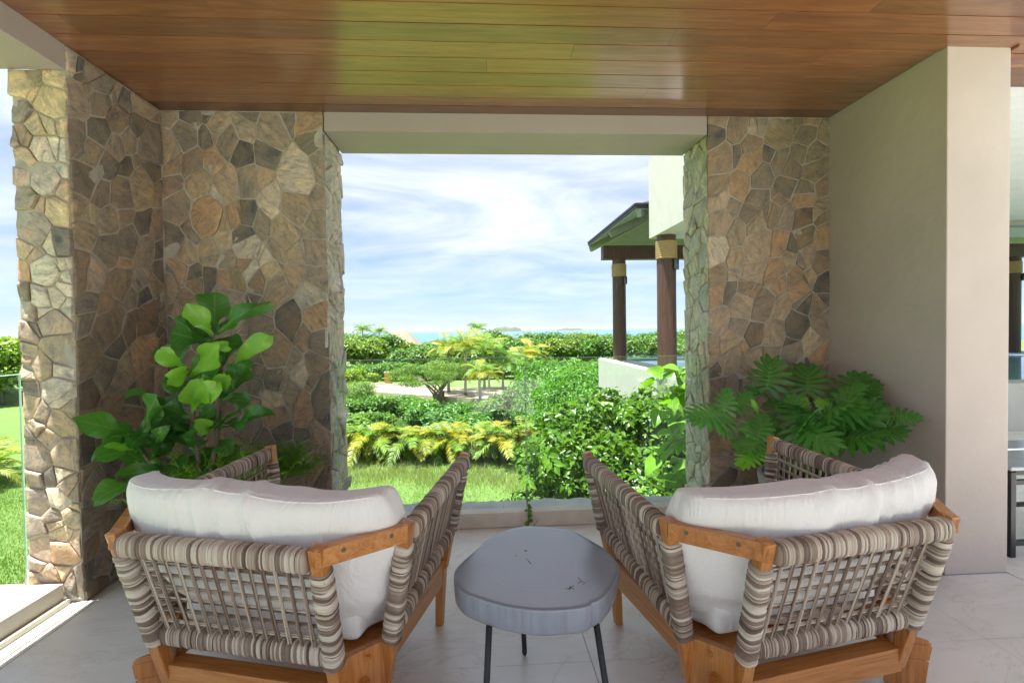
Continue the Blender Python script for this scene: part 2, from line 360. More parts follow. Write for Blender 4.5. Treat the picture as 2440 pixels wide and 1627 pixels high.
add_veins(M_FIG, 'blade', .38); add_veins(M_PHIL, 'lobes', .45)
m, t, b = mat('lawn'); M_LAWN = m
gp = nd(t, 'ShaderNodeNewGeometry').outputs['Position']
f = tnoise(t, gp, .35, 6, .6); g2 = tnoise(t, gp, 9, 4, .7)
c = ramp(t, f, [(.3, (.095, .175, .03)), (.7, (.15, .24, .05))]); c = mixc(t, .5, c, ramp(t, g2, [(.3, (.055, .115, .02)), (.7, (.14, .23, .045))]))
t.links.new(c, b.inputs['Base Color']); b.inputs['Roughness'].default_value = .9
bump(t, b, tnoise(t, gp, 40, 4, .7), .6, .05)
m, t, b = mat('island scrub'); M_ISLE = m
t.links.new(ramp(t, tnoise(t, coords(t), .03, 5), [(.3, (.05, .075, .04)), (.7, (.10, .12, .07))]), b.inputs['Base Color']); b.inputs['Roughness'].default_value = 1
# ------------------------------------------------------------------ measured layout
S_BACK="-2.08,2.90,0.05,g;-1.96,2.90,0.07,d;-1.82,2.92,0.04,d;-1.78,2.86,0.06,t;-2.00,2.76,0.09,n;-1.86,2.76,0.04,d;-1.80,2.79,0.03,b;-1.71,2.73,0.08,n;-1.59,2.83,0.07,p;-1.57,2.92,0.04,d;-1.41,2.80,0.11,g;-1.31,2.89,0.04,d;-1.18,2.88,0.08,o;-1.15,2.72,0.08,d;-1.44,2.67,0.09,d;-1.62,2.65,0.06,k;-1.96,2.61,0.09,b;-1.82,2.62,0.05,o;-1.78,2.58,0.03,o;-2.09,2.47,0.06,b;-1.91,2.44,0.09,t;-1.72,2.46,0.08,t;-1.59,2.48,0.08,g;-1.47,2.49,0.06,t;-1.25,2.51,0.12,w;-1.42,2.34,0.09,w;-1.14,2.39,0.08,g;-2.04,2.28,0.07,g;-1.81,2.37,0.03,w;-1.87,2.23,0.10,o;-1.59,2.23,0.06,k;-1.67,2.22,0.05,o;-1.77,2.17,0.03,t;-2.08,2.08,0.06,d;-2.00,2.17,0.03,b;-1.95,2.10,0.03,g;-2.00,1.99,0.06,t;-1.85,1.99,0.07,t;-1.76,2.06,0.05,y;-1.51,2.17,0.06,g;-1.34,2.13,0.09,t;-1.15,2.17,0.08,g;-1.61,2.04,0.08,w;-1.40,2.00,0.06,g;-1.28,1.97,0.05,t;-1.15,1.99,0.07,g;-1.72,1.90,0.07,g;-2.06,1.84,0.05,o;-1.95,1.79,0.06,b;-1.86,1.79,0.05,k;-1.72,1.76,0.10,o;-1.61,1.88,0.08,w;-1.44,1.87,0.05,y;-1.55,1.77,0.05,b;-1.41,1.71,0.09,t;-1.27,1.82,0.07,t;-1.15,1.79,0.06,g;-1.18,1.69,0.07,w;-1.47,1.95,0.04,w;-2.14,1.62,0.05,b;-2.08,1.58,0.04,b;-2.01,1.66,0.06,b;-1.57,1.65,0.04,d;-1.15,1.53,0.08,o;-1.34,1.50,0.09,k;-1.50,1.57,0.06,b;-1.52,1.45,0.08,n;-1.67,1.48,0.05,g;-1.23,1.40,0.06,b;-1.13,1.35,0.07,d;-1.43,1.31,0.09,b;-1.56,1.21,0.06,d;-1.67,1.36,0.05,g;-1.16,1.22,0.07,b;-1.31,1.22,0.04,g;-1.42,1.11,0.08,t;-1.27,1.14,0.05,w;-1.16,1.04,0.07,b;-1.33,0.99,0.07,t;-1.44,0.93,0.06,y;-1.61,0.94,0.06,b;-1.59,1.04,0.05,d;-1.67,1.03,0.05,b;-1.23,0.88,0.10,o;-1.43,0.84,0.07,o;-1.61,0.77,0.07,d;-1.41,0.75,0.08,d;-1.24,0.71,0.06,d;-1.14,0.76,0.08,t;-1.22,0.62,0.06,g;-1.38,0.56,0.06,b;-1.32,0.51,0.05,b;-1.19,0.54,0.05,t;-1.11,0.56,0.04,g;-1.19,0.42,0.08,t;-1.28,0.35,0.05,g;-2.18,1.46,0.06,d;-2.10,1.46,0.05,b;-2.07,1.36,0.04,b;-2.17,1.25,0.06,b;-2.15,1.07,0.06,b;-1.83,1.15,0.05,n;-1.78,1.24,0.05,g;-1.87,1.02,0.05,b;-2.09,0.79,0.05,b;-1.92,0.83,0.05,b;-1.72,0.92,0.05,b;-2.16,0.93,0.06,d;-1.82,0.69,0.06,b;-2.00,0.60,0.07,d;-1.69,0.59,0.07,b;-1.51,0.64,0.07,d;-2.13,0.61,0.07,b;-1.60,0.47,0.07,b;-1.47,0.45,0.06,g;-1.87,0.48,0.08,g;-2.10,0.45,0.08,b"
S_RIGHT="1.74,2.81,0.05,k;1.76,2.87,0.04,b;1.89,2.86,0.08,b;2.04,2.88,0.06,t;2.21,2.86,0.09,v;2.33,2.90,0.03,v;2.44,2.90,0.05,o;2.42,2.82,0.07,v;2.55,2.83,0.05,v;1.77,2.65,0.09,b;1.99,2.75,0.06,b;2.00,2.63,0.07,o;1.88,2.69,0.03,d;2.12,2.66,0.05,k;2.20,2.62,0.06,n;2.38,2.70,0.06,v;2.48,2.69,0.07,v;2.29,2.57,0.07,n;2.48,2.57,0.07,v;2.07,2.51,0.08,n;1.92,2.45,0.07,o;1.75,2.45,0.06,b;1.76,2.35,0.06,p;2.04,2.37,0.08,n;2.25,2.45,0.06,d;2.22,2.40,0.05,b;2.41,2.38,0.08,o;2.52,2.44,0.04,b;1.99,2.24,0.07,n;1.85,2.30,0.04,g;2.14,2.23,0.06,b;2.25,2.20,0.05,g;2.39,2.21,0.07,m;2.52,2.26,0.06,v;1.76,2.18,0.07,t;1.88,2.10,0.07,t;2.03,2.15,0.07,t;2.39,2.08,0.08,v;2.54,2.06,0.06,o;2.19,2.02,0.08,o;2.31,2.01,0.04,k;2.04,2.00,0.09,t;1.72,1.96,0.08,w;1.86,1.91,0.05,t;2.27,1.91,0.05,t;2.41,1.92,0.07,g;2.52,1.90,0.06,b;2.02,1.83,0.07,t;2.16,1.82,0.07,o;1.73,1.82,0.06,b;1.85,1.84,0.03,p;2.33,1.78,0.05,b;2.43,1.78,0.04,d;2.55,1.72,0.06,k;1.75,1.67,0.05,o;1.82,1.67,0.04,d;1.97,1.69,0.07,b;2.18,1.73,0.06,o;2.35,1.67,0.08,o;1.92,1.57,0.09,t;2.08,1.57,0.08,b;2.21,1.54,0.08,t;2.38,1.55,0.08,k;2.48,1.55,0.07,b;2.53,1.62,0.04,d;1.75,1.45,0.07,t;1.88,1.43,0.06,g;2.33,1.43,0.09,k;2.29,1.32,0.08,m;2.02,1.35,0.08,m;2.17,1.36,0.09,t;2.53,1.41,0.06,g;2.46,1.30,0.07,y;1.81,1.30,0.10,t;1.93,1.25,0.05,o;1.83,1.18,0.09,t;2.14,1.23,0.09,t;2.02,1.19,0.06,t;1.94,1.12,0.06,t;2.29,1.18,0.09,g;2.50,1.19,0.07,o;2.35,1.09,0.08,k;2.46,1.10,0.07,k;1.74,1.10,0.06,d;1.73,0.97,0.06,b;1.83,0.99,0.06,g;2.25,0.92,0.07,g;2.38,0.90,0.07,b;1.92,1.01,0.05,t;2.03,0.90,0.08,b;1.75,0.82,0.06,t;2.48,0.90,0.07,d;1.75,0.55,0.08,o;1.86,0.58,0.04,b;1.75,0.41,0.09,t;1.87,0.41,0.06,t;1.99,0.54,0.08,b;1.70,0.69,0.06,b;1.86,0.76,0.06,b;2.11,0.75,0.08,b;2.27,0.75,0.08,g;2.43,0.69,0.09,b;2.54,0.79,0.07,b;2.54,0.53,0.09,t;2.38,0.53,0.09,g;2.16,0.54,0.09,b;2.11,0.38,0.08,g;2.32,0.34,0.09,t;2.48,0.34,0.09,b"
S_SIDE="2.85,2.90,0.04,w;2.94,2.86,0.02,d;2.92,2.91,0.04,d;2.99,2.81,0.05,b;2.89,2.69,0.06,p;3.04,2.76,0.06,n;3.16,2.87,0.05,g;3.25,2.86,0.05,d;3.34,2.89,0.04,g;3.40,2.77,0.07,k;3.54,2.83,0.06,b;3.18,2.71,0.06,b;2.87,2.51,0.06,n;3.03,2.57,0.07,d;2.98,2.45,0.06,g;3.16,2.54,0.07,g;3.28,2.62,0.06,g;3.08,2.42,0.06,d;3.26,2.44,0.05,k;3.32,2.48,0.03,b;3.49,2.52,0.08,k;2.92,2.27,0.08,d;3.03,2.23,0.05,n;3.22,2.28,0.10,b;3.56,2.38,0.04,b;2.85,2.12,0.05,t;2.93,2.06,0.06,y;2.90,1.97,0.09,t;3.09,2.07,0.07,g;3.21,2.14,0.05,b;3.38,2.13,0.06,k;3.53,2.15,0.06,b;3.38,1.95,0.08,g;3.55,1.99,0.04,k;3.19,1.87,0.05,o;2.97,1.78,0.10,p;3.35,1.79,0.07,g;3.38,1.68,0.05,k;3.46,1.75,0.05,b;2.89,1.58,0.08,g;3.07,1.60,0.07,b;3.25,1.66,0.05,g;3.54,1.86,0.05,d;2.88,1.52,0.06,g;3.06,1.48,0.09,b;3.26,1.47,0.07,m;3.51,1.46,0.05,k;3.11,1.36,0.05,k;2.87,1.30,0.08,b;3.03,1.21,0.07,n;3.36,1.31,0.11,o;3.11,1.11,0.08,g;3.37,1.10,0.10,b;2.87,1.08,0.07,m;3.07,0.99,0.09,b;2.84,0.99,0.04,o;2.85,0.80,0.07,k;2.98,0.85,0.04,b;3.03,0.68,0.07,d;2.81,0.67,0.03,t;2.94,0.60,0.09,g;3.22,0.63,0.08,b;3.08,0.47,0.07,b;2.88,0.41,0.08,g;3.01,0.34,0.07,b;2.87,0.27,0.06,b;3.01,0.23,0.06,g;2.82,0.13,0.06,d;2.96,0.14,0.07,g;3.07,0.13,0.06,d;3.46,0.91,0.08,m;3.27,0.78,0.07,g;3.44,0.54,0.08,b;3.25,0.35,0.07,b;3.40,0.17,0.09,g;3.17,0.17,0.07,b"
S_END="-2.37,2.74,0.05,y;-2.31,2.77,0.04,v;-2.21,2.77,0.04,y;-2.28,2.68,0.04,y;-2.23,2.65,0.07,y;-2.38,2.60,0.04,g;-2.28,2.52,0.08,y;-2.36,2.46,0.04,b;-2.41,2.45,0.04,g;-2.26,2.41,0.08,w;-2.18,2.52,0.03,y;-2.38,2.26,0.05,p;-2.27,2.25,0.07,w;-2.17,2.30,0.04,w;-2.37,2.14,0.06,g;-2.21,2.08,0.07,y;-2.30,2.10,0.04,t;-2.34,2.00,0.08,g;-2.22,1.92,0.07,w;-2.38,1.89,0.04,y;-2.33,1.85,0.04,g;-2.41,1.77,0.03,o;-2.28,1.77,0.07,w;-2.20,1.79,0.04,w;-2.39,1.64,0.04,d;-2.31,1.62,0.05,w;-2.23,1.63,0.05,w;-2.37,1.56,0.04,t;-2.30,1.56,0.05,w;-2.24,1.48,0.09,p;-2.38,1.45,0.05,g;-2.40,1.33,0.05,b;-2.31,1.27,0.06,t;-2.23,1.25,0.05,w;-2.40,1.15,0.05,d;-2.24,1.13,0.07,w;-2.34,1.02,0.05,g;-2.23,0.96,0.06,t;-2.38,0.94,0.04,d;-2.29,0.86,0.07,t;-2.38,0.69,0.05,g;-2.29,0.69,0.04,d;-2.23,0.69,0.05,w;-2.37,0.54,0.06,g;-2.25,0.55,0.06,w;-2.28,0.46,0.06,y;-2.40,0.43,0.06,g;-2.23,0.36,0.05,y;-2.35,0.28,0.05,p;-2.24,0.26,0.06,o;-2.38,0.20,0.04,g;-2.24,0.16,0.05,y;-2.31,0.14,0.05,t;-2.23,0.03,0.05,w"
FIG=[(-1.462,2.87,1.45,-1.498,2.95,1.633,0.153,'d'),(-1.455,2.84,1.417,-1.511,2.7,1.539,0.109,'l'),(-1.443,2.84,1.433,-1.158,2.7,1.543,0.092,'m'),(-1.424,2.87,1.243,-1.43,2.95,1.399,0.11,'d'),(-1.369,2.84,1.24,-1.141,2.72,1.351,0.092,'l'),(-1.42,2.87,1.068,-1.257,2.75,1.228,0.127,'d'),(-1.607,2.84,1.224,-1.727,2.85,1.332,0.143,'d'),(-1.557,2.82,1.2,-1.344,2.66,1.302,0.125,'l'),(-1.572,2.82,1.217,-1.555,2.66,1.165,0.108,'l'),(-1.591,2.8,1.235,-1.624,2.66,1.311,0.091,'l'),(-1.487,2.86,1.36,-1.357,2.74,1.33,0.051,'l'),(-1.522,2.89,1.243,-1.481,2.9,1.158,0.077,'d'),(-1.57,2.82,1.005,-1.452,2.68,1.141,0.125,'l'),(-1.57,2.82,1.009,-1.364,2.66,1.107,0.092,'l'),(-1.594,2.86,0.966,-1.725,2.8,1.02,0.118,'d'),(-1.646,2.86,1.059,-1.856,2.78,1.083,0.11,'d'),(-1.817,2.8,0.902,-1.708,2.72,1.072,0.116,'m'),(-1.82,2.78,0.882,-1.625,2.68,1.06,0.058,'m'),(-1.815,2.76,0.894,-1.941,2.53,0.978,0.114,'m'),(-1.815,2.76,0.882,-1.831,2.6,0.913,0.073,'m'),(-1.817,2.76,0.823,-1.855,2.55,0.808,0.09,'m'),(-1.838,2.78,0.811,-1.854,2.62,0.842,0.058,'l'),(-1.47,2.88,0.893,-1.316,2.78,0.981,0.111,'d'),(-1.457,2.87,0.886,-1.158,2.72,0.972,0.085,'d'),(-1.474,2.84,0.893,-1.476,2.7,0.936,0.076,'l'),(-1.729,2.76,0.697,-1.825,2.52,0.623,0.09,'m'),(-1.715,2.8,0.701,-1.808,2.62,0.697,0.074,'d'),(-1.564,2.92,1.166,-1.599,2.92,1.083,0.104,'d'),(-1.469,2.84,1.074,-1.34,2.72,1.158,0.076,'l'),(-1.484,2.84,1.099,-1.453,2.74,1.174,0.059,'l'),(-1.492,2.92,0.843,-1.407,2.85,0.765,0.086,'d'),(-1.592,2.9,0.943,-1.484,2.85,0.998,0.094,'d'),(-1.773,2.8,0.828,-1.646,2.72,0.906,0.066,'m'),(-1.469,2.9,1.317,-1.545,2.85,1.386,0.069,'d'),(-1.705,2.87,0.86,-1.519,2.75,0.896,0.068,'d'),(-1.557,2.89,0.852,-1.429,2.8,0.932,0.077,'d'),(-1.594,2.9,0.859,-1.631,2.8,0.929,0.077,'d'),(-1.695,2.92,1.11,-1.653,2.92,1.193,0.095,'d'),(-1.515,2.87,0.838,-1.537,2.75,0.817,0.068,'d'),(-1.827,2.84,0.911,-1.813,2.72,0.84,0.076,'d'),(-1.44,2.88,1.417,-1.505,2.9,1.451,0.051,'d'),(-1.6,2.92,1.041,-1.549,2.95,1.103,0.086,'d')]
FIGSTEM=[[(-1.457,2.86,1.45),(-1.479,2.86,1.36),(-1.427,2.86,1.244),(-1.446,2.86,1.062),(-1.45,2.86,0.988),(-1.471,2.86,0.772),(-1.499,2.86,0.657)],[(-1.61,2.86,1.231),(-1.6,2.86,1.165),(-1.586,2.86,0.999),(-1.58,2.86,0.875),(-1.567,2.86,0.767),(-1.554,2.86,0.659)],[(-1.88,2.86,0.875),(-1.867,2.86,0.809),(-1.814,2.86,0.717),(-1.754,2.86,0.632)]]
PHIL=[(1.876,3.2,1.002,1.948,3.25,1.193,0.254,'d'),(2.224,3.3,0.956,2.292,3.4,1.107,0.308,'d'),(2.398,3.1,0.931,2.517,3.2,1.075,0.264,'d'),(2.427,3.12,0.928,2.521,3.0,1.002,0.161,'d'),(1.454,2.95,0.884,1.209,2.8,0.823,0.164,'m'),(1.469,2.98,0.881,1.55,3.05,1.021,0.13,'m'),(1.614,3.1,0.899,1.753,3.15,0.946,0.148,'m'),(1.886,2.9,0.809,1.951,2.72,0.68,0.276,'m'),(1.899,2.92,0.811,1.925,3.05,0.975,0.191,'m'),(2.269,2.9,0.768,2.394,2.72,0.727,0.242,'d'),(2.278,2.92,0.77,2.386,3.0,0.927,0.174,'d'),(2.391,2.82,0.876,2.478,2.72,0.805,0.129,'d'),(2.052,2.95,0.826,2.146,2.85,0.865,0.152,'m'),(1.65,2.9,0.725,1.474,2.8,0.643,0.161,'m'),(1.626,2.88,0.677,1.503,2.8,0.555,0.137,'l'),(1.649,2.92,0.733,1.753,2.98,0.859,0.127,'m'),(1.497,2.95,0.779,1.297,2.85,0.817,0.105,'m'),(1.701,3.0,0.912,1.635,2.95,0.885,0.071,'l'),(2.317,2.85,0.735,2.307,2.8,0.658,0.136,'d'),(1.899,3.25,0.963,1.747,3.2,0.939,0.129,'d'),(2.203,3.0,0.9,2.052,2.95,0.862,0.095,'l'),(2.216,3.0,0.9,2.278,2.92,0.88,0.083,'l'),(1.602,2.88,0.683,1.592,2.82,0.605,0.103,'m'),(2.119,3.0,0.752,2.147,2.95,0.7,0.155,'d'),(1.921,3.15,0.858,1.897,3.2,0.903,0.163,'d'),(2.122,3.2,0.871,2.177,3.25,0.916,0.076,'l'),(2.249,3.0,0.78,2.179,2.95,0.699,0.155,'d')]
TABLE=[(0.215,2.339),(0.304,2.317),(0.378,2.279),(0.422,2.232),(0.492,2.086),(0.516,1.992),(0.521,1.916),(0.513,1.879),(0.487,1.819),(0.437,1.725),(0.392,1.672),(0.355,1.652),(0.35,1.64),(0.304,1.624),(0.227,1.617),(0.171,1.62),(0.087,1.65),(-0.004,1.7),(-0.076,1.759),(-0.107,1.822),(-0.116,1.874),(-0.109,1.946),(-0.049,2.072),(0.009,2.191),(0.094,2.29),(0.16,2.331)]
# ------------------------------------------------------------------ ground, road, sea, islands
GZ = -3.0
def grid_mesh(name, xs, ys, zf):
    nx, ny = len(xs), len(ys)
    V = [(x, y, zf(x, y)) for y in ys for x in xs]
    F = [(j*nx+i, j*nx+i+1, (j+1)*nx+i+1, (j+1)*nx+i) for j in range(ny-1) for i in range(nx-1)]
    return np_mesh(name, V, F)
def gz(x, y):
    z = GZ + .10*noise.noise((x*.12, y*.12, 3.1)) + .05*noise.noise((x*.4, y*.4, 8.0))
    if y > 120: z -= (y-120)*.18
    return z
xs = [-500,-300,-180,-110]+list(np.arange(-70, 71, 2.0))+[110,180,300,500]; ys = [-400,-200,-90,-40]+list(np.arange(-12, 84, 1.5))+[90,100,120,150,200]
me = grid_mesh('lawn', xs, ys, gz); smooth(me); lawn = tag(link('lawn', me, M_LAWN), kind='structure')
me = np_mesh('sea', [(-40000, 140, -14), (40000, 140, -14), (40000, 34000, -14), (-40000, 34000, -14)], [(0, 1, 2, 3)])
tag(link('sea', me, M_SEA), kind='structure')
def island(cx, cy, L_, D_, H_, seed):
    n, k = 40, 10; V = []; F = []
    for j in range(k+1):
        for i in range(n+1):
            u = i/n*2-1; v = j/k*2-1
            h = max(0, 1-abs(u)**3.2)*max(0, 1-abs(v)**2)
            h = H_*(h**.6)*(.82+.3*noise.noise((u*2.4+seed, v*2, seed)))
            V.append((cx+u*L_/2, cy+v*D_/2, -15+h+ (1 if h > 0 else 0)))
    for j in range(k):
        for i in range(n): F.append((j*(n+1)+i, j*(n+1)+i+1, (j+1)*(n+1)+i+1, (j+1)*(n+1)+i))
    me = np_mesh('island', V, F); smooth(me); return tag(link('island', me, M_ISLE), kind='structure')
island(310, 6000, 370, 160, 62, 1.3); island(1080, 6000, 330, 140, 32, 5.2)
# road: a strip with a pale kerb on each side
cl = [Vector(p) for p in ((26, 27.5), (14, 28.6), (8, 29.8), (1.3, 32.5), (-3.6, 35.6), (-9, 39.6), (-15, 44.5), (-24, 53), (-34, 64))]
def strip(off0, off1, z0):
    V = []
    for i, p in enumerate(cl):
        d = (cl[min(i+1, len(cl)-1)]-cl[max(i-1, 0)]).normalized(); n_ = Vector((-d.y, d.x))
        for o in (off0, off1): V.append((p.x+n_.x*o, p.y+n_.y*o, z0))
    return V, [(2*i, 2*i+1, 2*i+3, 2*i+2) for i in range(len(cl)-1)]
V, F = strip(-2.0, 2.0, GZ+.14); rd = tag(link('road', np_mesh('road', V, F), M_ASPH), kind='structure')
for o in (-2.16, 2.02):
    kb = MB(); V, F = strip(o, o+.14, GZ+.24); V2, _ = strip(o, o+.14, GZ-.1)
    for i in range(0, len(V)-2, 2): kb.hexa([V2[i], V2[i+1], V2[i+3], V2[i+2]], [V[i], V[i+1], V[i+3], V[i+2]])
    kb.build('kerb', M_KERB, rd)
me_, f_ = strip(-.62, -.46, GZ+.146); link('channel_line', np_mesh('channel_line', me_, f_), M_KERB, rd)

# ------------------------------------------------------------------ terrace floor, roof mass, walls
XL, XR, XP, YB, YO, YL, YR, ZC, ZB = -2.152, 2.594, 2.968, 3.597, 4.041, 2.813, 2.658, 2.944, 2.815
XJL, XJR = -1.063, 1.664
fl = MB(); fl.box((-2.44, -7, -.25), (12, YO-.05, -.012)); fl.box((XP+.02, YO-.05, -.25), (12, 6.2, -.012))
floor = tag(fl.build('floor', M_FLOOR), kind='structure')
fb = MB(); fb.box((-2.95, -7, -3.4), (3.0, YO-.2, -.26)); fb.box((3.0, -7, -3.4), (12, 6.1, -.26)); tag(fb.build('foundation', M_STUCCOW), kind='structure')
def tile(x0, y0, x1, y1):
    if x1-x0 < .05 or y1-y0 < .05: return
    g = .0007; a = MB(); hx, hy = (x1-x0)/2-g, (y1-y0)/2-g; dz = rng.uniform(-.0006, .0006)
    a.hexa([(-hx, -hy, -.011), (hx, -hy, -.011), (hx, hy, -.011), (-hx, hy, -.011)], [(-hx+.001, -hy+.001, dz), (hx-.001, -hy+.001, dz), (hx-.001, hy-.001, dz), (-hx+.001, hy-.001, dz)])
    a.build('tile', M_FLOOR, floor, loc=((x0+x1)/2, (y0+y1)/2, 0))
tx = [-2.08, -1.35, -.45, .45, 1.35, 2.25, 2.96]; ty = [-6.9, -6, -5.1, -4.2, -3.3, -2.4, -1.5, -.6, .3, 1.2, 2.1, 3.0, YB]
for i in range(len(tx)-1):
    for j in range(len(ty)-1):
        if tx[i] >= 2.2 and ty[j+1] > YR+.01:
            tile(tx[i], ty[j], tx[i+1], YR) if ty[j] < YR else None
            continue
        tile(tx[i], ty[j], tx[i+1], ty[j+1])
for i, x in enumerate((2.97, 3.87, 4.77)):
    for j in range(9): tile(x, -1.5+.9*j, x+.9, min(-1.5+.9*j+.9, 6.19))
MB().box((-2.2, -6.9, -.011), (-2.083, 2.812, .001)).build('border_strip', M_FLOOR, floor)

roof = MB().box((-2.62, -1.4, 2.99), (3.02, 4.06, 3.12)).build('roof', M_STUCCOW); tag(roof, kind='structure')

# wooden ceiling, each board a piece
ceil = MB().box((XL-.02, -1.4, 2.968), (3.02, YB+.01, 2.984)).build('ceiling', M_BLACK); tag(ceil, kind='structure')
edges = [YB-.004, 3.466, 3.344, 3.184, 3.022, 2.863, 2.707, 2.549, 2.391]
while edges[-1] > -1.25: edges.append(edges[-1]-.158)
known = {1: [-.096], 2: [1.098], 3: [1.817, -.373], 4: [.057], 5: [.528, 1.95], 6: [1.027, -1.985], 7: [1.474, -1.231], 8: [1.919, -.6]}
for r_ in range(len(edges)-1):
    y1, y0 = edges[r_], edges[r_+1]
    xr = 2.586 if y0 > YR-.001 else 3.018
    js = sorted(known.get(r_, [])) if r_ in known else ([] if r_ == 0 else sorted(rng.uniform(-1.9, 2.4, 2)))
    if r_ == 0: js = [1.72]
    js = [j for j in js if XL+.15 < j < xr-.15]
    cut = [XL+.002]+js+[xr]
    for a_, b_ in zip(cut, cut[1:]):
        hx, hy = (b_-a_)/2-.0008, (y1-y0)/2-.0030
        c_ = .0008; p = MB()
        p.hexa([(-hx, -hy+c_, 0), (hx, -hy+c_, 0), (hx, hy-c_, 0), (-hx, hy-c_, 0)], [(-hx, -hy, .006), (hx, -hy, .006), (hx, hy, .006), (-hx, hy, .006)])
        p.box((-hx, -hy, .006), (hx, hy, .022))
        o = p.build('plank', M_CEIL, ceil, loc=((a_+b_)/2, (y0+y1)/2, ZC + rng.uniform(0, .0008)))
        tn = rng.uniform(.84, 1.2); o.color = (tn*rng.uniform(.97, 1.05), tn, tn*rng.uniform(.92, 1.04), 1)
        if r_ == 0: o.color = (.62, .50, .5, 1)
b_ = MB().box((XJL+.002, YB-.004, ZB), (XJR-.002, YO, 2.99)).build('lintel_beam', M_BEAM, bevel=.004)
tag(b_, 'plain pinkish grey rendered beam spanning the glazed opening between the two stone walls', 'beam')
b_ = MB().box((-2.545, -1.4, ZB), (XL, YL-.002, 2.99)).build('side_beam', M_BEAM, bevel=.004)
tag(b_, 'plain rendered beam over the side opening on the left edge of the ceiling', 'beam')
b_ = MB().box((XR, YR, 0), (XP, 4.1, 2.960)).build('partition_wall', M_STUCCO, bevel=.006)
tag(b_, 'smooth warm beige rendered wall between the stone pier and the neighbouring terrace', 'wall')
tr = MB(); tr.box((2.972, 2.69, 2.86), (9, 2.93, 2.99)); tr.box((2.972, 2.62, 2.93), (9, 2.688, 2.985))
tag(tr.build('crown_trim', M_CEIL, bevel=.01), 'reddish wooden crown trim where the ceiling meets the beige wall end', 'trim')

# ------------------------------------------------------------------ crazy-paved stone walls
PAL = {k_: tuple((c_*.80+.20*sum(v_)/3)*1.55 for c_ in v_) for k_, v_ in {'b': (.225, .155, .105), 't': (.325, .245, .165), 'd': (.105, .10, .095), 'k': (.052, .056, .062), 'g': (.235, .20, .165), 'o': (.36, .215, .115), 'w': (.45, .41, .345),
       'y': (.43, .35, .21), 'p': (.32, .25, .205), 'v': (.185, .155, .09), 'n': (.15, .135, .115), 'm': (.13, .085, .06)}.items()}
PALE = [(.62, .61, .57), (.56, .55, .52), (.64, .59, .50), (.49, .50, .49), (.68, .65, .60), (.58, .53, .45)]
def clip(poly, a, b, c):
    """keep a*x+b*y<=c"""
    out = []
    for i in range(len(poly)):
        p, q = poly[i], poly[(i+1) % len(poly)]; dp = a*p[0]+b*p[1]-c; dq = a*q[0]+b*q[1]-c
        if dp <= 0: out.append(p)
        if (dp < 0) != (dq < 0) and abs(dp-dq) > 1e-12:
            s = dp/(dp-dq); out.append((p[0]+(q[0]-p[0])*s, p[1]+(q[1]-p[1])*s))
    return out
def cells(seeds, box):
    res = []
    for i, (x, y, r, c) in enumerate(seeds):
        poly = list(box)
        for j, (x2, y2, r2, c2) in enumerate(seeds):
            if i == j or (x-x2)**2+(y-y2)**2 > 1.2: continue
            a, b = 2*(x2-x), 2*(y2-y)
            poly = clip(poly, a, b, x2*x2+y2*y2-x*x-y*y + 1.0*(r*r-r2*r2))
            if len(poly) < 3: break
        if len(poly) >= 3: res.append((poly, c))
    return res
def parse(s):
    o = []
    for q in s.split(';'):
        a = q.split(','); o.append((float(a[0]), float(a[1]), float(a[2]), a[3]))
    return o
def fill(seeds, u0, v0, u1, v1, gap, classes):
    s = [q for q in seeds if u0-.03 < q[0] < u1+.03 and v0-.03 < q[1] < v1+.03]
    s = [(min(max(q[0], u0+.02), u1-.02), min(max(q[1], v0+.02), v1-.02), q[2], q[3]) for q in s]
    for _ in range(4000):
        u, v = rng.uniform(u0, u1), rng.uniform(v0, v1)
        if all((u-q[0])**2+(v-q[1])**2 > (gap*.62+q[2]*.62)**2 for q in s): s.append((u, v, gap*rng.uniform(.55, 1), classes[rng.integers(len(classes))]))
    return s
